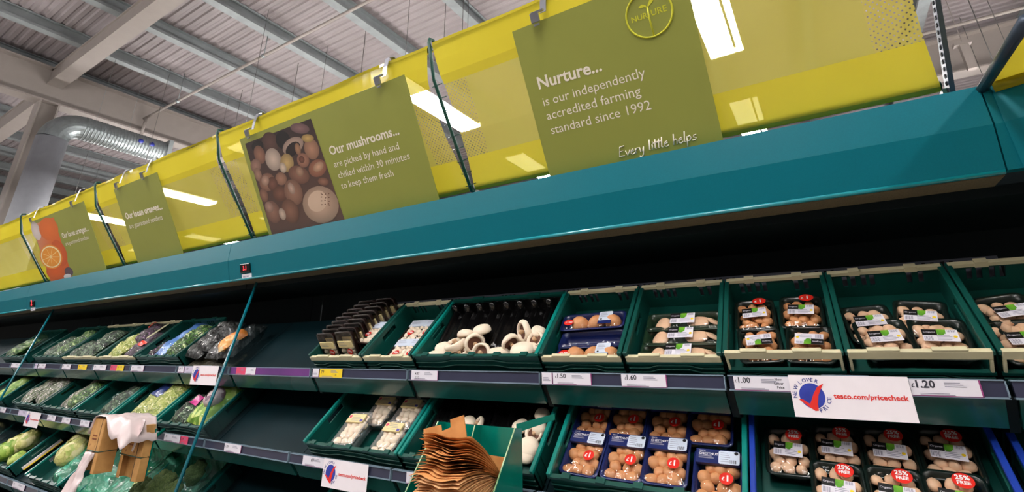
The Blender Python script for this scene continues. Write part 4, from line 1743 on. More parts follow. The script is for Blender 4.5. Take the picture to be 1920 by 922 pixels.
ribbed_liner(c3, 0.012, 0.298, 0.10, 0.345, 'ribbed black packing tray at the left of the loose flat mushrooms')
ribbed_liner(c3, 0.302, 0.588, 0.10, 0.345, 'ribbed black packing tray at the right of the loose flat mushrooms')
LM = [  # zoom x, y, radius m, axis (x right, y towards viewer, z up out of the crate), height, label
    (232, 622, .040, (-.1, .2, 1), .045, 'domed white flat mushroom at the front left corner of the loose pile'),
    (300, 582, .036, (.4, .9, .2), .050, 'white mushroom showing its dark edge, behind the front left dome'),
    (395, 525, .046, (.15, -.45, -.95), .058, 'flat mushroom lying gills up in the middle of the left pile'),
    (482, 452, .038, (.0, -.1, 1), .062, 'pale flat mushroom under the tallest one of the left pile'),
    (600, 415, .038, (-.1, .35, .95), .080, 'tallest white mushroom of the left pile, cap down'),
    (545, 520, .040, (-.75, -.6, .25), .062, 'flat mushroom with brown gills above the front gill-faced one'),
    (597, 592, .037, (-.15, -.95, -.05), .058, 'mushroom at front centre turned with round brown gills to the viewer'),
    (432, 605, .032, (.2, -.5, -.85), .040, 'small dark gilled mushroom low in the left pile'),
    (370, 637, .024, (.1, .3, .9), .038, 'broken stalky mushroom piece at the front of the left pile'),
    (490, 628, .026, (.2, .2, .9), .040, 'small white mushroom left of the front gill-faced one'),
    (735, 598, .040, (.0, .1, 1), .042, 'tan domed flat mushroom alone between the two piles'),
    (922, 575, .047, (.0, .35, .95), .062, 'largest white dome at the front of the right pile'),
    (830, 522, .038, (-.7, -.45, .5), .058, 'flat mushroom with gills up left of the largest dome'),
    (930, 425, .040, (.55, -.75, .1), .075, 'mushroom with open gills at the top of the right pile'),
    (1050, 428, .028, (.4, .5, .8), .070, 'small white dome at the back right of the pile'),
    (1022, 492, .034, (.1, -.85, -.5), .066, 'gill-faced mushroom at right of the pile by the crate side'),
    (1015, 560, .030, (.4, .2, .8), .050, 'white mushroom edge between the largest dome and the crate side')]
for k, (zx, zy, r, ax, zl, lab) in enumerate(LM):
    p_ = c3.loc(*z1(zx, zy), zl)
    # axis given in viewer terms: x right, y away from the viewer negative, z up
    a = Vector((ax[0], -ax[1] if ax[1] > 0 else ax[1], ax[2])).normalized() if ax[1] > 0 else Vector((ax[0], ax[1], ax[2])).normalized()
    if ax[1] < 0:                # gills towards the viewer: cap axis points away
        a = Vector((ax[0], -ax[1], ax[2])).normalized()
    P = c3.M @ Vector((p_.x, p_.y, zl))
    qt = Vector((0, 0, 1)).rotation_difference(a).to_matrix().to_4x4()
    me = FLAT[k % 4]
    o = link('flat_mushroom', me, None, Matrix.Translation(P) @ qt @ RZ(k * 1.3) @ Matrix.Diagonal((r * 1.12, r * 1.12, r * 1.12, 1)))
    tag(o, lab, 'mushroom', 'loose flat mushrooms on the upper shelf')

# navy packs of three
GN = 'slim navy packs above the £1.50 ticket'
place('slimnavy', lambda: pack_slim('navy', 2), c4.at(1103, 658, 0.006, 0.056, 1, size=(0.25, 0.088)), 'front navy pack of three brown mushrooms in the £1.50 crate', 'mushroom pack', GN)
o = place('slimempty', lambda: pack_slim('plain', 2), c4.at(1110, 634, 0.008, 0.052, 2, size=(0.25, 0.088)), 'dark navy pack wedged between the two sticker packs above the £1.50 ticket', 'mushroom pack', GN)
place('slimnavy', None, c4.at(1111, 605, 0.022, 0.056, 3, size=(0.25, 0.088)), 'back navy pack of three brown mushrooms, highest in the £1.50 crate', 'mushroom pack', GN)
GG = 'slim green packs above the £1.60 ticket'
for (px, py, lab) in ((1272, 659, 'front'), (1277, 626, 'middle'), (1284, 599, 'back')):
    place('slimgreen', lambda: pack_slim('green', 5), c5.at(px, py, 0.006, 0.056, 1, size=(0.25, 0.088)), lab + ' slim green pack of sliced flat mushrooms in the £1.60 crate', 'mushroom pack', GG)

# organic packs
GO = 'organic mushroom packs above the £1.00 ticket'
place('oc1', lambda: pack_organic('brown', '£1', 4, 3), c6.at(1415, 588, 0.006, 0.056, 2, size=(0.114, 0.150)), 'organic chestnut pack with £1 sticker at back left of the £1.00 crate', 'mushroom pack', GO)
place('oc2', lambda: pack_organic('brown', '£1', 9, -3), c6.at(1502, 582, 0.006, 0.056, -2, size=(0.114, 0.150)), 'organic chestnut pack with £1 sticker at back right of the £1.00 crate', 'mushroom pack', GO)
place('oc1', None, c6.at(1424, 645, 0.006, 0.056, 184, size=(0.114, 0.150)), 'organic chestnut pack turned upside down at front left of the £1.00 crate', 'mushroom pack', GO)
place('oc2', None, c6.at(1520, 645, 0.006, 0.056, 177, size=(0.114, 0.150)), 'organic chestnut pack turned upside down at front right of the £1.00 crate', 'mushroom pack', GO)
GB = 'organic button mushroom packs above the £1.20 ticket'
place('ob1', lambda: pack_organic('tan', None, 21, 0), c7.at(1629, 603, 0.006, 0.056, 6, size=(0.114, 0.150)), 'organic button mushroom pack at back left of the £1.20 crate', 'mushroom pack', GB)
place('ob2', lambda: pack_organic('tan', None, 25, 0), c7.at(1726, 594, 0.006, 0.056, -10, size=(0.114, 0.150)), 'organic button mushroom pack at back right of the £1.20 crate, tilted', 'mushroom pack', GB)
place('ob1', None, c7.at(1664, 648, 0.018, 0.056, 6, size=(0.114, 0.150)), 'organic button mushroom pack at front left of the £1.20 crate', 'mushroom pack', GB)
place('ob2', None, c7.at(1770, 650, 0.018, 0.056, -4, size=(0.114, 0.150)), 'organic button mushroom pack at front right of the £1.20 crate', 'mushroom pack', GB)
GE = 'organic packs in the crate at the right edge'
place('ob2', None, c8.at(1884, 585, 0.006, 0.056, 12, size=(0.114, 0.150)), 'organic button mushroom pack at the back of the right edge crate', 'mushroom pack', GE)
place('ob1', None, c8.at(1905, 646, 0.006, 0.056, 4, size=(0.114, 0.150)), 'organic button mushroom pack at the front of the right edge crate', 'mushroom pack', GE)

# ------------------------------------------------ second shelf, right of the glass panel
d1 = Crate(1, -2.075, -1.515, 'bright rimmed green crate with clear trays of white mushrooms on the middle shelf', 'green', rim=crate_rim)
d2 = Crate(1, -1.495, -0.905, 'bright rimmed green crate of loose mushrooms behind the paper bag dispenser', 'green', rim=crate_rim)
d3 = Crate(1, -0.845, -0.262, 'bright rimmed green crate with eight navy chestnut packs', 'green', rim=crate_rim)
d4 = Crate(1, -0.245, 0.295, 'green crate with blue rims holding dark packs at lower right', 'green', rim=crate_blue, deep=0.375)
d5 = Crate(1, 0.33, 0.62, 'blue rimmed crate cut off at the lower right corner', 'green', rim=crate_blue)
GC = 'clear trays of white mushrooms'
for (px, py, z, rot, lab) in ((714, 766, .006, 0, 'clear mushroom tray at the back left of its crate'), (763, 772, .006, 0, 'clear mushroom tray at the back right of its crate'),
                              (722, 826, .006, 0, 'clear mushroom tray at the front right of its crate'), (757, 836, .012, 0, 'clear mushroom tray squeezed against the right side of its crate'),
                              (653, 808, .035, 3, 'raised clear mushroom tray at the front left, nearest of the clear trays')):
    if 'squeezed' in lab:
        continue
    place('clear', lambda: pack_clear(31), d1.at(px, py, z, z + 0.06, rot, size=(0.125, 0.165)), lab, 'mushroom tray', GC)
ribbed_liner(d2, 0.012, 0.29, 0.08, 0.345, 'ribbed black packing tray behind the brown paper, middle shelf')
ribbed_liner(d2, 0.30, 0.578, 0.08, 0.345, 'ribbed black packing tray behind the teal dispenser, middle shelf')
for k, (px, py, r, ax, lab) in enumerate(((877, 790, .034, (0, .5, .9), 'white mushroom just right of the upright brown paper'), (896, 793, .030, (.5, -.6, -.5), 'mushroom showing a pale curved edge above the teal dispenser'),
                                          (975, 798, .036, (0, .4, .9), 'white mushroom behind the arm of the teal dispenser'), (1016, 775, .03, (.3, .6, .7), 'white mushroom at the back right of the dispenser crate'),
                                          (990, 838, .045, (.2, .6, .8), 'big white mushroom right of the teal dispenser'), (1000, 812, .032, (-.3, -.7, -.5), 'mushroom with stalk showing, right of the teal dispenser'),
                                          (984, 855, .03, (.2, .3, .9), 'mushroom low at the front right corner of the dispenser crate'), (1010, 800, .03, (.2, .7, .6), 'pale mushroom against the right side of the dispenser crate'))):
    p_ = d2.loc(px, py, 0.07)
    a = Vector((ax[0], ax[1] * (-1 if ax[1] > 0 else -1), ax[2])).normalized()
    P = d2.M @ Vector((min(max(p_.x, 0.04), 0.555), p_.y, 0.065))
    qt = Vector((0, 0, 1)).rotation_difference(a).to_matrix().to_4x4()
    o = link('flat_mushroom', FLAT[k % 4], None, Matrix.Translation(P) @ qt @ RZ(k * 2.1) @ Matrix.Diagonal((r, r, r, 1)))
    tag(o, lab, 'mushroom', 'loose flat mushrooms on the middle shelf')
GV = 'navy chestnut mushroom packs'
ordn = ['leftmost', 'second from the left', 'third from the left', 'rightmost']
for k, (px, py, rot) in enumerate(((1109, 778, -2), (1178, 781, 0), (1254, 783, 0), (1332, 792, 0))):
    place('navy%d' % (k % 2), (lambda k=k: pack_navy(40 + k)), d3.at(px, py, 0.006, 0.056, rot, size=(0.130, 0.160)), 'navy chestnut pack with £1 sticker, %s in the back row' % ordn[k], 'mushroom pack', GV)
for k, (px, py, rot) in enumerate(((1096, 850, -3), (1172, 858, -1), (1250, 865, 0), (1346, 900, 0))):
    place('navy%d' % ((k + 1) % 2), (lambda k=k: pack_navy(40 + k)), d3.at(px, py, 0.010, 0.056, rot, size=(0.130, 0.160)), 'navy chestnut pack with £1 sticker, %s in the front row' % ordn[k], 'mushroom pack', GV)
GD = 'dark organic packs in the blue rimmed crate'
for k, (px, py, rot, z) in enumerate(((1478, 843, 0, .07), (1569, 840, 0, .05), (1668, 846, 0, .05), (1777, 848, -2, .05))):
    place('od%d' % (k % 2), (lambda k=k: pack_organic('tan', ('25%', 'FREE'), 60 + k, -4)), d4.at(px, py, 0.006, .056, rot, size=(0.114, 0.150)), 'mushroom pack, %s in the back row of the blue rimmed crate' % ordn[k], 'mushroom pack', GD)
for k, (px, py, rot) in enumerate(((1575, 928, -2), (1685, 936, -2), (1800, 940, -2))):
    place('od%d' % (k % 2), None, d4.at(px, py, 0.020, 0.066, rot, size=(0.114, 0.150)), 'mushroom pack, %s in the front row of the blue rimmed crate' % ('left', 'middle', 'right')[k], 'mushroom pack', GD)
# ================================================================== BAGGED VEGETABLES
bagfilm = film_mat('produce bag film', gloss=0.012, edge=0.07, rough=0.07, bump=0.7, bscale=20)
SAL = dict(
    green=leaf_mat('mixed green leaves', [(10, 28, 8), (36, 82, 20), (84, 136, 44), (200, 214, 150)], 60),
    dark=leaf_mat('dark green leaves', [(4, 12, 6), (12, 38, 18), (30, 72, 34), (150, 176, 140)], 70),
    frisee=leaf_mat('pale yellow green leaves', [(110, 130, 40), (170, 184, 84), (210, 210, 130), (230, 226, 170)], 70),
    purple=leaf_mat('purple and green leaves', [(24, 10, 26), (76, 36, 76), (60, 84, 36), (170, 130, 170)], 64),
    lilac=leaf_mat('pale leek and lilac leaves', [(30, 44, 26), (96, 116, 64), (170, 156, 160), (222, 214, 208)], 60, stretch=(3, .8, 1)),
    lettuce=leaf_mat('light green lettuce leaves', [(96, 140, 40), (140, 176, 62), (176, 200, 90), (206, 214, 130)], 22, coat=0.15),
    black=leaf_mat('black bag contents', [(4, 5, 5), (8, 10, 9), (12, 16, 14), (26, 30, 28)], 26, bump=0.9, coat=0.3),
    blue=leaf_mat('blue printed bag', [(62, 110, 180), (74, 124, 196), (84, 134, 204), (120, 160, 214)], 16, bump=0.5, coat=0.5),
    orange=leaf_mat('orange printed bag', [(226, 130, 40), (232, 150, 60), (240, 170, 90), (220, 190, 140)], 14, bump=0.4, coat=0.5),
    liner=leaf_mat('green plastic liner', [(4, 96, 66), (8, 118, 84), (20, 140, 104), (80, 180, 150)], 20, bump=0.8, coat=0.9),
    broc=leaf_mat('broccoli florets', [(76, 104, 54), (98, 126, 68), (116, 142, 80), (150, 168, 104)], 160, bump=0.8, coat=0.0, rough=0.8),
    caul=leaf_mat('cabbage and cauliflower', [(190, 190, 110), (214, 208, 140), (230, 220, 170), (160, 176, 84)], 26, coat=0.2),
    celeriac=leaf_mat('pinkish turnip skin', [(150, 110, 130), (190, 160, 170), (206, 190, 190), (110, 80, 100)], 16, coat=0.3),
    dirt=leaf_mat('dry brown stalks', [(40, 36, 22), (70, 62, 38), (90, 84, 56), (30, 40, 20)], 60, coat=0.1),
)
navy_lab = pmat('navy bag label', (40, 62, 128), rough=0.35, coat=0.4, var=0.15, scale=10)
pink_lab = pmat('pink bag label', (214, 70, 150), rough=0.35, coat=0.4, var=0.15, scale=10)
red_lab = pmat('orange red bag label', (232, 60, 40), rough=0.35, coat=0.4, var=0.1, scale=10)
beige_lab = pmat('beige hanging tag', (190, 186, 150), rough=0.4, coat=0.4, var=0.1, scale=10)


def bag(M_, w, l, t, kind, label, group, cat='bag of vegetables', lab=None, seed=0, name='salad_bag'):
    root = empty(name, M_)
    tag(root, label, cat, group)
    off = Vector((seed * 3.1, seed * 1.7, seed))

    def surf(s, infl, rough):
        def fn(u, v):
            x, y = 2 * u - 1, 2 * v - 1
            e = max(0.0, (1 - abs(x) ** 3)) ** 0.6 * max(0.0, (1 - abs(y) ** 4)) ** 0.6
            n = noise.noise(Vector((x * 2.5, y * 2.5, s)) + off) * rough + 0.5 * rough * noise.noise(Vector((x * 6, y * 6, s)) + off)
            z = s * (t / 2 + infl) * e * (1 + n) + t * 0.5
            wx = 1 + 0.06 * noise.noise(Vector((y * 2, s, 0)) + off)
            return (x * (w / 2 + infl * 0.6) * wx, y * (l / 2 + infl), z)
        return fn
    mb = MB()
    mb.grid(14, 18, surf(1, 0, 0.5))
    mb.grid(8, 8, surf(-1, 0, 0.2))
    mb.build('contents', SAL[kind], root)
    mb = MB()
    mb.grid(16, 20, surf(1, 0.006, 0.55))
    mb.build('film', bagfilm, root)
    if lab:
        lm, lx, ly, lw, ll = lab
        mb = MB()
        f = surf(1, 0.009, 0.5)
        mb.grid(6, 6, lambda u, v: f((lx + lw * (u - 0.5)) / w + 0.5, (ly + ll * (v - 0.5)) / l + 0.5))
        mb.build('label', lm, root)
    return root


# crates left of the panel, upper shelf
e1 = Crate(0, -4.075, -3.505, 'wide green crate with the blue bag, third bay left of the glass panel', 'green', rim=crate_m)
e2 = Crate(0, -4.68, -4.095, 'green crate with cream front bar left of the blue bag', 'low', back_white=True)
e3 = Crate(0, -5.38, -4.70, 'green crate with cream front bar, second left of the blue bag', 'low', back_white=True)
e4 = Crate(0, -6.05, -5.42, 'green crate of dark leaf bags right of the farther glass panel', 'green')
e5 = Crate(0, -6.95, -6.32, 'green crate beyond the farther glass panel on the upper shelf', 'green')
GU = 'vegetable bags on the upper shelf'
shelfA = Crate.__new__(Crate)
shelfA.M = crate_frame(0, -3.48)
shelfA.w, shelfA.d = 0.56, 0.37


def sbag(cr, px, py, z, rot, w, l, t, kind, label, group, lab=None, seed=0, cat='bag of vegetables', tilt=0.0, name='salad_bag'):
    return bag(cr.at(px, py, z, z + t, rot, tilt, size=(w * 0.8, l * 0.96) if hasattr(cr, 'w') else None), w, l, t, kind, label, group, cat, lab, seed, name)


sbag(e1, 312, 649, 0.03, -10, 0.20, 0.34, 0.07, 'blue', 'blue printed vegetable bag on the upper shelf left of the glass', GU, None, 1)
sbag(e1, 352, 641, 0.05, -6, 0.17, 0.28, 0.08, 'green', 'clear bag of green leaves against the right side of the blue bag', GU, None, 2)
sbag(e1, 268, 668, 0.01, 0, 0.10, 0.20, 0.05, 'purple', 'small purple leaf bag at the front left of the blue bag', GU, None, 3)
sbag(e2, 262, 645, 0.03, -4, 0.2, 0.26, 0.07, 'purple', 'purple leaf bag with lime leaves behind the cream bar, beside the blue bag', GU, (red_lab, 0.03, -0.02, 0.07, 0.04), 4)
sbag(e2, 230, 644, 0.035, -4, 0.18, 0.24, 0.08, 'frisee', 'lime green salad bag in the crate left of the blue bag', GU, None, 5)
sbag(e2, 215, 660, 0.02, -4, 0.16, 0.2, 0.06, 'purple', 'purple bag at the front left of the cream barred crate', GU, None, 6)
sbag(e2, 283, 613, 0.05, -4, 0.17, 0.2, 0.07, 'purple', 'purple and red bag at the back of the cream barred crate', GU, (red_lab, -0.03, 0.05, 0.05, 0.05), 7)
mb = MB()
rplate(mb, 0.035, 0.16, 0.015, 0.0, 0)
o = mb.build('hanging_tag', beige_lab, None, e2.at(296, 620, 0.13, 0.13, -6), solid=0.002)
tag(o, 'long beige tag with a hole standing among the purple bags', 'tag')
sbag(e3, 170, 651, 0.03, -4, 0.24, 0.24, 0.08, 'dark', 'dark leaf bag with white glare in the second crate from the blue bag', GU, None, 8)
sbag(e3, 198, 632, 0.04, -4, 0.24, 0.24, 0.08, 'dark', 'dark green bag at the back of the second crate from the blue bag', GU, None, 9)
sbag(e3, 138, 658, 0.02, -4, 0.2, 0.2, 0.07, 'dark', 'dark bag at the front left of the second crate from the blue bag', GU, None, 10)
sbag(e4, 125, 648, 0.03, -8, 0.2, 0.3, 0.07, 'green', 'streaky pale green bag just right of the farther glass panel', GU, None, 11)
sbag(e4, 95, 655, 0.03, -8, 0.2, 0.26, 0.07, 'dark', 'dark bag right against the farther glass panel', GU, None, 12)
sbag(e4, 150, 632, 0.04, -8, 0.2, 0.24, 0.07, 'green', 'green bag at the back of the crate by the farther panel', GU, None, 13)
sbag(e5, 30, 650, 0.03, -4, 0.22, 0.26, 0.08, 'green', 'green bag beyond the farther glass panel, upper shelf', GU, None, 14)
sbag(e5, 12, 660, 0.03, -4, 0.2, 0.22, 0.07, 'purple', 'dark red bag at the left edge on the upper shelf', GU, None, 15)
# black bags and the orange packet next to the glass
GK = 'dark bags beside the nearer glass panel'
mb = MB()
mb.grid(24, 8, lambda u, v: (0.50 * u, 0.10 * v, 0.010 + 0.012 * noise.noise(Vector((u * 30, v * 9, 0)))))
o = mb.build('dry_stalks', SAL['dirt'], None, shelfA.M @ T(0.03, 0.0, 0.0), solid=0.012)
tag(o, 'dry brown stalks lying along the shelf edge below the black bags', 'stalks', kind='stuff')
sbag(shelfA, 378, 640, 0.02, -8, 0.2, 0.30, 0.09, 'black', 'black vegetable bag right of the blue bag', GK, None, 21)
sbag(shelfA, 405, 618, 0.04, -8, 0.22, 0.26, 0.10, 'black', 'black bag piled highest left of the glass edge', GK, None, 22)
sbag(shelfA, 400, 655, 0.02, -4, 0.16, 0.2, 0.08, 'black', 'black bag left of the orange packet', GK, None, 23)
sbag(shelfA, 424, 652, 0.085, -30, 0.11, 0.17, 0.06, 'orange', 'orange and cream packet beside the glass edge on the upper shelf', GK, None, 24, 'packet')
sbag(shelfA, 447, 640, 0.02, 4, 0.14, 0.28, 0.10, 'black', 'black shiny bag seen through the nearer glass panel', GK, None, 25)

# middle shelf, left of the panel
f1 = Crate(1, -3.465, -2.935, 'bright rimmed green crate of lettuce crossing behind the glass edge, middle shelf', 'green', rim=crate_rim)
f2 = Crate(1, -4.06, -3.50, 'bright rimmed green crate with two frisee bags', 'green', rim=crate_rim)
f3 = Crate(1, -4.68, -4.10, 'bright rimmed green crate of dark bags behind the cardboard boxes', 'green', rim=crate_rim)
f4 = Crate(1, -5.33, -4.72, 'green crate of pale leek bags left of the cardboard boxes', 'green', rim=crate_m)
f5 = Crate(1, -5.98, -5.37, 'green crate of pale bags by the farther glass panel, middle shelf', 'green', rim=crate_m)
f6 = Crate(1, -6.9, -6.3, 'green crate beyond the farther glass panel, middle shelf', 'green', rim=crate_rim)
GM = 'vegetable bags on the middle shelf'
sbag(f1, 332, 779, 0.04, -4, 0.2, 0.2, 0.08, 'dark', 'salad bag with pink and red labels at left of the lettuce crate', GM, (pink_lab, 0.02, 0.03, 0.09, 0.06), 31)
sbag(f1, 374, 775, 0.05, -6, 0.2, 0.30, 0.09, 'lettuce', 'light green lettuce bag in the crate behind the glass edge', GM, (red_lab, 0.03, 0.11, 0.05, 0.04), 32)
sbag(f2, 262, 765, 0.04, -8, 0.22, 0.32, 0.07, 'frisee', 'frisee bag with navy label, left one of the pair', GM, (navy_lab, 0.0, 0.04, 0.13, 0.11), 33)
sbag(f2, 307, 762, 0.04, -8, 0.22, 0.32, 0.07, 'frisee', 'frisee bag with navy label, right one of the pair', GM, (navy_lab, 0.0, 0.0, 0.12, 0.06), 34)
sbag(f2, 322, 738, 0.06, -8, 0.2, 0.24, 0.07, 'frisee', 'yellow green salad bag at the back of the frisee crate', GM, None, 35)
sbag(f3, 215, 765, 0.03, -8, 0.26, 0.26, 0.07, 'dark', 'dark salad bag left of the frisee pair', GM, None, 36)
sbag(f3, 190, 779, 0.03, -8, 0.2, 0.2, 0.06, 'lilac', 'pale vegetable bag right above the cardboard boxes', GM, None, 37)
sbag(f4, 150, 752, 0.03, -14, 0.2, 0.32, 0.07, 'green', 'green bag at the right side of the leek crate', GM, None, 38)
sbag(f4, 120, 756, 0.03, -14, 0.2, 0.34, 0.07, 'lilac', 'pale streaky leek bag in the middle of its crate', GM, None, 39)
sbag(f4, 165, 735, 0.05, -14, 0.2, 0.24, 0.07, 'green', 'green bag at the back of the leek crate', GM, None, 43)
sbag(f5, 82, 745, 0.03, -14, 0.18, 0.32, 0.07, 'lettuce', 'yellow green bag between the pale leek bags', GM, None, 40)
sbag(f5, 55, 738, 0.03, -14, 0.22, 0.34, 0.07, 'lilac', 'pale pinkish bag near the farther glass edge', GM, None, 41)
sbag(f5, 98, 727, 0.05, -14, 0.22, 0.26, 0.07, 'lilac', 'pale bag at the back right of the crate near the farther glass', GM, None, 44)
sbag(f6, 12, 728, 0.04, -14, 0.2, 0.26, 0.08, 'lettuce', 'bright green bag beyond the farther glass, middle shelf', GM, None, 42)


def leafball(M_, r, kind, label, group, name='lettuce', cat='vegetable', sq=0.8, seed=0, stalk=False):
    root = empty(name, M_)
    tag(root, label, cat, group)
    off = Vector((seed * 2.3, seed, 0))
    mb = MB()

    def fn(u, v):
        a, b = u * 2 * math.pi, (v - 0.5) * math.pi
        d = Vector((math.cos(a) * math.cos(b), math.sin(a) * math.cos(b), math.sin(b)))
        k = 1 + 0.22 * noise.noise(d * 2.2 + off) + 0.10 * noise.noise(d * 6 + off)
        return tuple(Vector((d.x * r * k, d.y * r * k, (d.z * sq) * r * k + r * sq)))
    mb.grid(28, 16, fn)
    mb.build('head', SAL[kind], root)
    for q in range(5):
        mb = MB()
        a0 = q * 1.26 + seed

        def lf(u, v, a0=a0):
            a = a0 + (u - 0.5) * 1.3
            b = -0.3 + 1.25 * v
            k = 1.1 + 0.12 * math.sin(v * 3) + 0.10 * noise.noise(Vector((u * 6, v * 6, q)) + off)
            return (math.cos(a) * math.cos(b) * r * k, math.sin(a) * math.cos(b) * r * k, math.sin(b) * sq * r * k + r * sq)
        mb.grid(8, 8, lf)
        mb.build('outer_leaf', SAL[kind], root)
    return root


def broccoli(M_, r, label, seed):
    rng = random.Random(seed)
    root = empty('broccoli_head', M_)
    tag(root, label, 'broccoli', 'broccoli heads in the lined crate')
    mb = MB()
    ico = bmesh.new()
    bmesh.ops.create_icosphere(ico, subdivisions=2, radius=1.0)
    iv = [v.co.copy() for v in ico.verts]
    fi = [tuple(v.index for v in f.verts) for f in ico.faces]
    ico.free()
    for q in range(46):
        a = q * 2.399
        h = 1 - (q + 0.5) / 46 * 1.05
        rr = math.sqrt(max(0, 1 - h * h))
        c_ = Vector((rr * math.cos(a), rr * math.sin(a), h * 0.75 + 0.5)) * r * rng.uniform(0.76, 0.92)
        s = r * rng.uniform(0.17, 0.30)
        mb.add([c_ + v * s * (1 + 0.16 * noise.noise(v * 4 + c_ * 40)) for v in iv], fi, 0, True)
    mb.build('florets', SAL['broc'], root)
    mb = MB()
    mb.lathe([(0.0, 0.0), (0.22 * r, 0.0), (0.25 * r, 0.3 * r), (0.5 * r, 0.7 * r)], 12)
    mb.build('stalk', pmat('pale broccoli stalk', (150, 166, 100), rough=0.6), root)
    return root


leafball(f1.M @ T(0.455, 0.15, 0.095), 0.05, 'celeriac', 'pinkish white round turnip lying on the lettuce bag behind the glass edge', 'loose vegetables', 'turnip', 'turnip', 0.9, 3)

# bottom shelf
g1 = Crate(2, -3.50, -2.935, 'green lined crate of broccoli on the bottom shelf behind the glass edge', 'green', rim=crate_rim)
g2 = Crate(2, -4.10, -3.53, 'green lined crate behind the cardboard boxes, bottom shelf', 'green', rim=crate_rim)
g3 = Crate(2, -5.03, -4.43, 'crate of green liner and cauliflower left of the cardboard boxes', 'green', rim=crate_rim)
g4 = Crate(2, -6.0, -5.42, 'crate of lettuces at the lower left edge', 'green', rim=crate_rim)
g5 = Crate(2, -2.07, -1.50, 'empty bright rimmed crate at the bottom, left of the paper bags', 'green', rim=crate_rim)
g6 = Crate(2, -1.47, -0.9, 'crate on the bottom shelf below the paper bag dispenser', 'green', rim=crate_rim)


def crate_liner(cr, label, seed):
    """thin green film laid in a crate and folded over its edges"""
    w, d = cr.w, cr.d
    mb = MB()

    def fn(u, v):
        x, y = -0.02 + (w + 0.04) * u, -0.01 + (d + 0.03) * v
        e = max(abs(2 * u - 1), abs(2 * v - 1))
        z = 0.015 + (CH + 0.012) * max(0, (e - 0.72) / 0.28) ** 0.8
        z += 0.012 * noise.noise(Vector((x * 22, y * 22, seed)))
        return (x, y, z)
    mb.grid(28, 24, fn)
    o = mb.build('crate_liner', SAL['liner'], None, cr.M @ T(0, 0, 0.004))
    tag(o, label, 'liner')
    return o


crate_liner(g1, 'shiny green plastic liner in the broccoli crate', 1)
crate_liner(g2, 'green plastic liner in the crate behind the cardboard boxes', 2)
o = sbag(g3, 130, 893, 0.02, -12, 0.20, 0.34, 0.10, 'liner', 'crumpled green plastic bag left of the cardboard boxes', 'bags on the bottom shelf', None, 51)
leafball(g3.at(140, 852, 0.05, 0.11), 0.085, 'caul', 'pale yellow cauliflower left of the cardboard boxes', 'loose vegetables', 'cauliflower', 'cauliflower', 0.9, 5)
leafball(g3.at(150, 830, 0.06, 0.12), 0.07, 'caul', 'pale cauliflower half hidden behind the top of the cardboard boxes', 'loose vegetables', 'cauliflower', 'cauliflower', 0.9, 6)
for k, (px, py, r, lab) in enumerate(((318, 892, .085, 'largest broccoli head, in the middle of the lined crate'), (345, 905, .075, 'broccoli head at the right of the lined crate'),
                                      (300, 918, .07, 'broccoli head at the left of the lined crate'), (352, 880, .06, 'smaller broccoli head at the back right of the lined crate'))):
    broccoli(g1.M @ T(*((0.27, 0.13), (0.42, 0.10), (0.12, 0.09), (0.42, 0.25))[k], 0.105) @ RX(0.35), r, lab, k + 2)
leafball(g2.at(272, 903, 0.02, 0.07), 0.06, 'lettuce', 'green leafy head between the cardboard boxes and the broccoli', 'loose vegetables', 'green_head', 'vegetable', 0.7, 7)
for k, (px, py, r, kd, lab) in enumerate(((15, 848, .085, 'lettuce', 'bagged lettuce at the lower left edge'), (35, 835, .08, 'caul', 'pale bagged lettuce second from the left edge'),
                                          (54, 826, .075, 'caul', 'pale round lettuce at the right of the lower left crate'), (30, 857, .05, 'lettuce', 'small green head at the front of the lower left crate'))):
    leafball(g4.at(px, py, 0.02, 0.08), r, kd, lab, 'loose vegetables', 'lettuce', 'lettuce', 0.85, 10 + k)
# yellow and white strip lying on the shelf
P0 = crate_frame(2, -5.4)
c = Crate.__new__(Crate)
c.M = P0
mb = MB()
mb.box(-0.02, 0.02, -0.13, 0.13, 0, 0.004, 0)
mb.box(-0.02, 0.004, -0.13, 0.13, 0.004, 0.018, 1)
o = mb.build('shelf_divider', [yellow_t, paper_w], None, c.at(80, 851, 0.02, 0.03, -4))
tag(o, 'white and yellow strip lying on the dark bottom shelf at left', 'strip')

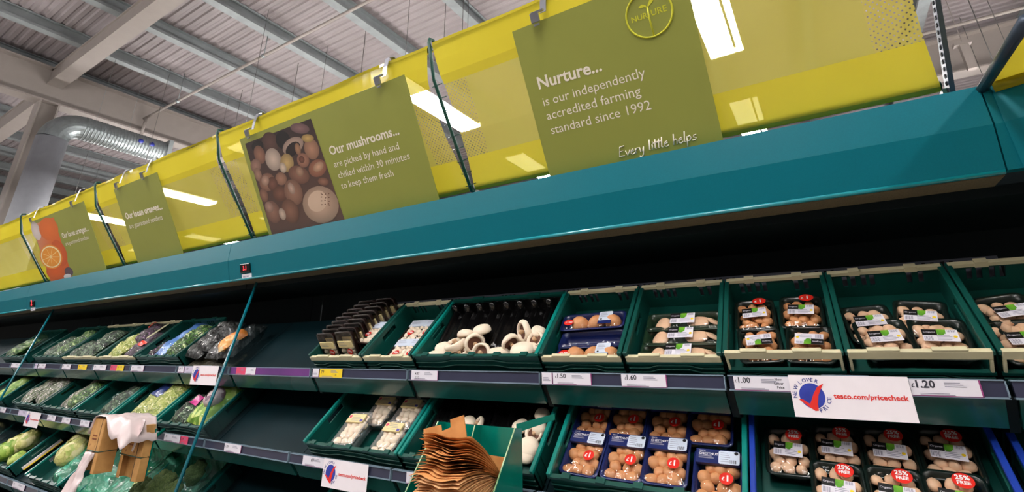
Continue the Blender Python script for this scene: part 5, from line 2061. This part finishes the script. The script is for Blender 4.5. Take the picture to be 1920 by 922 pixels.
# ================================================================== PRICE TICKETS
def ticket(i, x0, x1, y, kind, lab, texts=(), nar=False):
    r = SHELVES[i]['rail']
    Y = r[0] - 0.0085
    X0, X1 = atY(x0, y, Y)[0], atY(x1, y, Y)[0]
    w, h = X1 - X0, 0.0375
    m = dict(w=paper_w, y=yellow_t, p=pink_m, d=pmat('lilac ticket paper', (206, 196, 220), rough=0.5, var=0.04))[kind]
    root = empty('price_ticket', frame((X0, Y, r[1] + 0.0012), (1, 0, 0), (0, 0, 1)))
    tag(root, lab, 'price ticket', 'price tickets in the shelf rails')
    mb = MB()
    mb.box(0, w, 0, h, -0.001, 0.0, 0)
    if kind == 'w':
        mb.box(w - 0.003, w, 0, h, -0.001, 0.0003, 1)
        mb.box(0, w, 0, 0.0014, -0.001, 0.0003, 1)
    mb.build('paper', [m, lilac_m], root)
    mb = MB()
    if texts:
        for (s, fx, fy, hh, bold) in texts:
            put_text(mb, s, w * fx, h * fy, height=h * hh, z=0.0005, bold=bold, mi=0)
    else:
        if not nar:
            put_text(mb, '.99' if x0 % 2 else '1.29', w * 0.08, h * 0.5, height=h * 0.3, z=0.0005, bold=0.01, mi=0)
    if w > 0.05:
        tlines(mb, w * 0.5, h * 0.78, w * 0.32, 3, h * 0.11, 0.0005, 1, h * 0.045)
        tlines(mb, w * 0.12, h * 0.14, w * 0.6, 2, h * 0.09, 0.0005, 1, h * 0.04)
    else:
        tlines(mb, w * 0.12, h * 0.55, w * 0.7, 3, h * 0.13, 0.0005, 1, h * 0.05)
    mb.build('print', [ink_m, ink_grey], root)
    return root


ticket(0, 1016, 1036, 708, 'w', 'narrow white barcode ticket left of the £1.50 ticket', (), True)
ticket(0, 1037, 1109, 709, 'w', 'white price ticket reading £1.50', (('£', .06, .58, .22, .01), ('1.50', .12, .56, .40, .02)))
ticket(0, 1165, 1250, 711, 'w', 'white price ticket reading £1.60', (('£', .08, .58, .22, .01), ('1.60', .13, .56, .40, .02)))
ticket(0, 1376, 1482, 716, 'w', 'white price ticket reading £1.00 with New Lower Price', (('£', .02, .56, .20, .01), ('1.00', .085, .54, .40, .02), ('New', .74, .74, .17, .02), ('Lower', .72, .46, .17, .02), ('Price', .76, .18, .17, .02)))
ticket(0, 1705, 1838, 718, 'w', 'white price ticket reading £1.20, right of the large hanging card', (('£', .02, .52, .24, .02), ('1.20', .09, .50, .46, .03)))
ticket(0, 771, 821, 705, 'w', 'white ticket with two prices below the loose flat mushrooms', (('4.87', .15, .55, .26, .01), ('2.15', .16, .18, .26, .01)))
ticket(0, 586, 598, 702, 'w', 'narrow white ticket left of the yellow ticket', (), True)
ticket(0, 599, 641, 703, 'y', 'yellow price ticket below the leaning brown packs', (('79', .06, .45, .42, .02), ('1.50', .66, .2, .2, .0)))
ticket(0, 442, 460, 699, 'p', 'pink ticket on the purple strip', (), True)
ticket(0, 460, 479, 699, 'w', 'white ticket right of the pink one on the purple strip', (), True)
for (a, b, kd, lab) in ((334, 345, 'w', 'narrow white ticket left of the small hanging card behind the glass edge'), (346, 386, 'd', 'lilac ticket half covered by the small hanging card, upper shelf'), (245, 269, 'w', 'white ticket below the blue bag'), (206, 218, 'p', 'pink ticket joined to a yellow one, upper shelf at left'),
                        (218, 231, 'y', 'yellow ticket joined to a pink one, upper shelf at left'), (174, 198, 'w', 'white ticket between two coloured tickets, upper shelf at left'), (145, 161, 'y', 'plain yellow ticket on the upper shelf at left'),
                        (115, 131, 'w', 'white ticket left of the plain yellow one'), (71, 85, 'w', 'white ticket second right of the farther glass edge'), (64, 69, 'd', 'thin lilac ticket just right of the farther glass edge'), (20, 36, 'w', 'white ticket seen through the farther glass panel edge')):
    ticket(0, a, b, 693 if a > 100 else 688, kd, lab)
ticket(1, 567, 609, 868, 'w', 'white price ticket reading 69 below the clear mushroom trays', (('69', .38, .5, .36, .02),))
ticket(1, 762, 803, 889, 'w', 'white ticket with two prices left of the paper bags', (('4.80', .2, .55, .26, .01), ('2.13', .22, .16, .26, .01)))
ticket(1, 420, 452, 842, 'w', 'white ticket on the middle shelf right of the nearer glass edge')
ticket(1, 307, 338, 823, 'w', 'white ticket joined to a red one, middle shelf')
ticket(1, 338, 352, 826, 'p', 'red ticket joined to a white one, middle shelf')
ticket(1, 150, 168, 794, 'w', 'white ticket just left of the cardboard boxes')
ticket(1, 116, 132, 788, 'w', 'white ticket second left of the cardboard boxes')
ticket(1, 89, 105, 782, 'w', 'white ticket right of the tiny hanging card')
ticket(1, 35, 52, 772, 'd', 'lilac ticket left of the tiny hanging card')
ticket(1, 0, 12, 765, 'w', 'white ticket at the left edge, middle shelf')
ticket(2, 22, 47, 912, 'w', 'white ticket on the bottom rail at lower left')


# hanging price cards
globe_m = pmat('blue globe print', (54, 70, 170), rgb2=(44, 56, 150), rough=0.4, scale=30)
tick_m = pmat('red tick print', (226, 48, 40), rough=0.4, var=0.06)
blue_ink = pmat('blue print ink', (52, 62, 140), rough=0.5, var=0.05)


def price_card(i, xl, xr, y, lab, yaw=0.0):
    r = SHELVES[i]['rail']
    Y = r[0] - 0.012
    X0, X1 = atY(xl, y, Y)[0], atY(xr, y, Y)[0]
    w = X1 - X0
    h = 0.104
    root = empty('price_card', frame((X0, Y - 0.003, r[2] - h + 0.003), (1, 0, 0), (0, 0.02, 1)))
    tag(root, lab, 'card', 'hanging price check cards')
    mb = MB()
    mb.box(0, w, 0, h, -0.0015, 0.0)
    mb.build('card', pmat('white card', (240, 232, 238), rough=0.45, var=0.02), root)
    q = w / 750.0            # zoomed print units
    cx, cy, rr = 0.185 * w, 0.51 * h, 0.30 * h
    sx = w / 0.262           # keeps the print in proportion
    mb = MB()
    disc(mb, cx, cy, rr * 0.95 * sx, rr, 0.0004, 32)
    mb.build('globe', globe_m, root)
    mb = MB()
    pts = [(-92, -22), (-62, -26), (-24, -54), (-10, -26), (10, 15), (40, 60), (82, 84), (62, 50), (38, 5), (24, -52), (21, -96), (0, -98), (-40, -68)]
    U = rr / 84
    P = [(cx + (a + 2) * U * sx, cy + b * U, 0.0009) for a, b in pts]
    # triangulate the tick along its two strokes
    mb.add(P, [(0, 1, 12), (1, 2, 12), (2, 11, 12), (2, 3, 11), (3, 10, 11), (3, 4, 10), (4, 9, 10), (4, 5, 9), (5, 8, 9), (5, 7, 8), (5, 6, 7)])
    mb.build('tick', tick_m, root)
    mb = MB()
    R_ = rr * 1.14

    def arc(txt, a0, a1):
        for k, ch in enumerate(txt):
            if ch == ' ':
                continue
            a = math.radians(a0 + (a1 - a0) * k / (len(txt) - 1))
            hh = rr * 0.30
            put_text(mb, ch, cx + (R_ * math.cos(a) - 0.5 * hh * 0.7 * math.cos(a - math.pi / 2)) * sx, cy + R_ * math.sin(a) - 0.5 * hh * 0.7 * math.sin(a - math.pi / 2), height=hh, ang=a - math.pi / 2, z=0.0007, bold=0.015)
    arc('NEW LOWER', 184, 66)
    R_ = rr * 1.36
    for k, ch in enumerate('PRICE'):
        a = math.radians(-72 + 15.0 * k)
        hh = rr * 0.32
        put_text(mb, ch, cx + R_ * 1.0 * math.cos(a) * sx, cy + R_ * 1.0 * math.sin(a), height=hh, ang=a + math.pi / 2, z=0.0007, bold=0.015)
    mb.build('arc_lettering', blue_ink, root)
    mb = MB()
    put_text(mb, 'tesco.com/pricecheck', w * 0.37, h * 0.47, width=w * 0.60, height=h * 0.115, z=0.0006, bold=0.03)
    mb.build('lettering', tick_m, root)
    mb = MB()
    mb.box(w * 0.3, w * 0.7, h - 0.004, h + 0.002, -0.004, -0.0015)
    mb.build('hanger', rail_edge, root)
    return root


price_card(0, 1477, 1700, 703, 'largest white hanging card with globe, red tick and web address')
price_card(1, 608, 692, 863, 'white hanging card with globe and tick below the clear mushroom trays')
price_card(0, 362, 410, 691, 'white hanging card with globe and tick behind the nearer glass edge')
price_card(1, 50, 77, 777, 'tiny white hanging card near the left edge, middle shelf')

# ================================================================== PAPER BAG DISPENSER
acry = pmat('teal acrylic', (0, 116, 100), rough=0.22, coat=0.4, var=0.06, scale=8)
acry_edge = pmat('pale acrylic edge', (150, 190, 140), rough=0.3, var=0.1, scale=20)
kraft = pmat('brown kraft paper', (216, 150, 86), rgb2=(200, 132, 70), rough=0.75, scale=24, bump=0.15)
kraft2 = pmat('paler kraft paper', (224, 172, 118), rgb2=(206, 152, 100), rough=0.75, scale=24, bump=0.15)
HX0, HX1 = -1.19, -0.88
root = empty('bag_dispenser', T(0, 0, 0))
tag(root, 'teal acrylic paper bag dispenser hanging in front of the middle shelf', 'dispenser')
side = [(1.50, 1.382), (1.46, 1.386), (1.30, 1.185), (1.26, 1.10), (1.26, 0.96), (1.50, 0.96)]
for nm, x in (('side_panel', HX1), ('divider', -1.035), ('side_panel', HX0)):
    mb = MB()
    mb.prism(side if nm == 'side_panel' else [(1.50, 1.382), (1.462, 1.384), (1.44, 1.34), (1.44, 1.2), (1.50, 1.2)], x - 0.003, x)
    o = mb.build(nm, acry, root)
    mb = MB()
    if nm == 'side_panel':
        mb.prism([(1.46, 1.3865), (1.30, 1.1855), (1.26, 1.10), (1.2595, 1.10), (1.2985, 1.187), (1.459, 1.3885)], x - 0.0034, x + 0.0004)
    else:
        mb.prism([(1.462, 1.385), (1.44, 1.341), (1.4385, 1.342), (1.461, 1.386)], x - 0.0034, x + 0.0004)
    mb.build('panel_edge', acry_edge, o)
mb = MB()
mb.box(HX0, HX1 - 0.003, 1.497, 1.501, 0.96, 1.381)
mb.build('back_panel', acry, root)
mb = MB()
mb.box(HX0, HX1 - 0.003, 1.27, 1.497, 0.955, 0.96)
mb.build('bottom_panel', acry, root)
a, b = Vector(atY(968, 803, 1.50)), Vector(atY(1040, 781, 1.60))
mb = MB()
mb.add([a + Vector((0, 0, .013)), b + Vector((0, 0, .009)), b + Vector((0, 0, -.009)), a + Vector((0, 0, -.013)),
        a + Vector((0, .004, .013)), b + Vector((0, .004, .009)), b + Vector((0, .004, -.009)), a + Vector((0, .004, -.013))],
       [(0, 3, 2, 1), (4, 5, 6, 7), (0, 1, 5, 4), (2, 3, 7, 6), (1, 2, 6, 5), (0, 4, 7, 3)])
mb.build('arm', acry, root)
# fanned brown paper bags, hinged at the bottom of the dispenser
hy, hz = 1.425, 1.251


def bag_sheet(ang, x0, x1, L, seed, kind):
    mb = MB()
    off = Vector((seed * 1.3, 0, seed * 0.7))

    def fn(u, v):
        s = v * L
        # sheets curl: they leave the slot steeper and lie over towards the tip
        a = ang + 0.30 * (1 - v)
        n = noise.noise(Vector((u * 3, v * 2.5, seed * 0.35)))
        zig = 0.010 * abs(math.sin(u * 9 + seed * 0.5)) * v
        y = hy - s * math.cos(a) - zig
        z = hz + s * math.sin(a) + 0.004 * n * v + 0.004 * math.sin(u * 7.5) * v
        return (x0 + (x1 - x0) * u + 0.004 * noise.noise(Vector((v * 3, seed, 0))), y, z)
    mb.grid(12, 10, fn)
    return mb.build('paper_bag', kind, None, solid=0.0004)


NB = 40
for k in range(NB):
    an = math.radians(40 - 88 * (k / (NB - 1)) ** 1.05)
    o = bag_sheet(an, -1.085 + 0.002 * (k % 3), -0.912 + 0.002 * ((k * 2) % 3), 0.196 + 0.012 * math.sin(k * 0.9) + 0.006 * (k % 2), k, kraft if k < 16 else kraft2)
    if k == 0:
        tag(o, 'top brown paper bag of the fanned stack in the teal dispenser', 'paper bag', 'brown paper bags in the dispenser')
    else:
        tag(o, 'brown paper bag in the layers of the fanned stack below its top bag', 'paper bag', 'brown paper bags in the dispenser')
# upright sheets at the back left
pp = [(794, 804), (826, 796), (828, 808), (845, 801), (844, 786), (869, 778), (877, 840), (876, 880), (800, 880)]
P = [Vector(atY(x, y, 1.40)) for x, y in pp]
mb = MB()
n = len(P)
mb.add([tuple(p) for p in P] + [tuple(p + Vector((0, 0.004, 0))) for p in P], [tuple(range(n)), tuple(range(2 * n - 1, n - 1, -1))] + [(i, i + n, (i + 1) % n + n, (i + 1) % n) for i in range(n)])
o = mb.build('paper_bag', kraft, None)
tag(o, 'upright brown paper bag with a notched top behind the fanned stack', 'paper bag', 'brown paper bags in the dispenser')
pp = [(909, 852), (949, 858), (938, 900), (905, 890)]
P = [Vector(atY(x, y, 1.47)) for x, y in pp]
mb = MB()
n = 4
mb.add([tuple(p) for p in P] + [tuple(p + Vector((0, 0.004, 0))) for p in P], [tuple(range(n)), tuple(range(2 * n - 1, n - 1, -1))] + [(i, i + n, (i + 1) % n + n, (i + 1) % n) for i in range(n)])
o = mb.build('paper_bag', kraft, None)
tag(o, 'brown paper bag standing in the right compartment of the teal dispenser', 'paper bag', 'brown paper bags in the dispenser')

# ================================================================== CARDBOARD BAG BOXES
card_m = pmat('brown cardboard', (204, 154, 92), rgb2=(186, 136, 76), rough=0.7, scale=20, bump=0.05)
card_in = pmat('dark cardboard inside', (96, 70, 44), rough=0.8)


def carton(x0, x1, y0, y1, z0, z1, label, zband):
    root = empty('cardboard_box', T(x0, y0, z0))
    tag(root, label, 'box', 'cardboard bag boxes')
    w, d, h = x1 - x0, y1 - y0, z1 - z0
    t = 0.004
    mb = MB()
    mb.box(0, t, 0, d, 0, h)
    mb.box(w - t, w, 0, d, 0, h)
    mb.box(t, w - t, d - t, d, 0, h)
    mb.box(t, w - t, 0, d, h - t, h)
    mb.box(t, w - t, 0.0, t, h * 0.40, h)          # front with the opening at its foot
    mb.box(t, w * 0.14, 0.0, t, 0.0, h * 0.40)
    mb.box(w * 0.72, w - t, 0.0, t, 0.0, h * 0.40)
    mb.build('carton', card_m, root, bevel=0.002)
    mb = MB()
    mb.box(w * 0.745, w * 0.775, -0.0008, 0, 0.0, h)
    mb.build('seam', card_in, root)
    mb = MB()
    for q in range(2):
        for k in range(4):
            mb.box(w * (0.26 + 0.09 * k), w * (0.33 + 0.09 * k), -0.0008, 0, h * (0.66 - 0.06 * q), h * (0.69 - 0.06 * q))
    for s in (0.2, 0.6):
        mb.add([(w * s, -0.0008, h * 0.5), (w * (s + 0.03), -0.0008, h * 0.46), (w * (s + 0.05), -0.0008, h * 0.53)], [(0, 1, 2)])
    mb.build('print', pmat('brown carton print', (128, 66, 34), rough=0.7), root)
    mb = MB()
    loop = [(-0.002, -0.002), (w + 0.002, -0.002), (w + 0.002, d + 0.002), (-0.002, d + 0.002)]
    mb.tube([(a, b, h * zband) for a, b in loop], 0.0024, 6, closed=True)
    mb.build('cord', wire_green, root)
    return root


carton(-3.486, -3.336, 1.30, 1.385, 1.028, 1.285, 'nearer cardboard box with brown print and an open foot, under white tissue', 0.40)
carton(-3.33, -3.10, 1.405, 1.445, 1.0, 1.262, 'farther cardboard box standing behind the printed one', 0.42)
mb = MB()
mb.grid(22, 18, lambda u, v: (-3.50 + 0.42 * u, 1.29 + 0.165 * v,
                              1.288 + 0.016 * math.sin(u * 3.1) + 0.012 * noise.noise(Vector((u * 7, v * 5, 2))) - 0.10 * max(0, u - 0.86) / 0.14 - 0.08 * max(0, 0.1 - u) / 0.1 - (0.10 * max(0, 0.22 - v) / 0.22 * max(0, math.sin((u - 0.42) * 5)))))
film_w = pmat('white tissue film', (232, 214, 214), rough=0.35, var=0.06, scale=12, coat=0.3, bump=0.4, bscale=30)
o = mb.build('tissue_sheet', film_w, None, solid=0.001)
tag(o, 'crumpled white tissue film draped over the cardboard boxes', 'film')
mb = MB()
mb.grid(10, 18, lambda u, v: (-3.12 - 0.06 * v + 0.06 * u + 0.01 * noise.noise(Vector((u * 5, v * 6, 4))), 1.388 - 0.02 * u + 0.012 * noise.noise(Vector((u * 6, v * 5, 9))), 1.29 - 0.15 * v))
o = mb.build('tissue_strip', film_w, None, solid=0.001)
tag(o, 'strip of white film hanging down the side of the farther cardboard box', 'film')
mb = MB()
mb.grid(10, 20, lambda u, v: (-3.455 + 0.085 * u - 0.03 * v + 0.012 * math.sin(v * 6 + u * 3), 1.296 - 0.05 * v - 0.01 * math.cos(u * 9) + 0.012 * noise.noise(Vector((u * 6, v * 6, 1))), 1.125 - 0.20 * v))
o = mb.build('pulled_bag', film_w, None, solid=0.001)
tag(o, 'white plastic bag pulled out of the foot of the nearer cardboard box', 'bag')
a, b = Vector(atY(262, 843, 1.46)), Vector(atY(308, 805, 1.60))
mb = MB()
mb.tube([a, b], 0.010, 8)
root = empty('box_bracket')
tag(root, 'teal bracket arm joining the cardboard boxes to the middle shelf', 'bracket')
mb.build('arm', acry, root)
mb = MB()
mb.box(-3.33, -3.10, 1.4465, 1.452, 1.02, 1.24)
mb.build('back_plate', acry, root)
mb = MB()

for o in list(bpy.data.objects):
    if o.type == 'EMPTY' and not o.children and not o.get('label'):
        bpy.data.objects.remove(o)
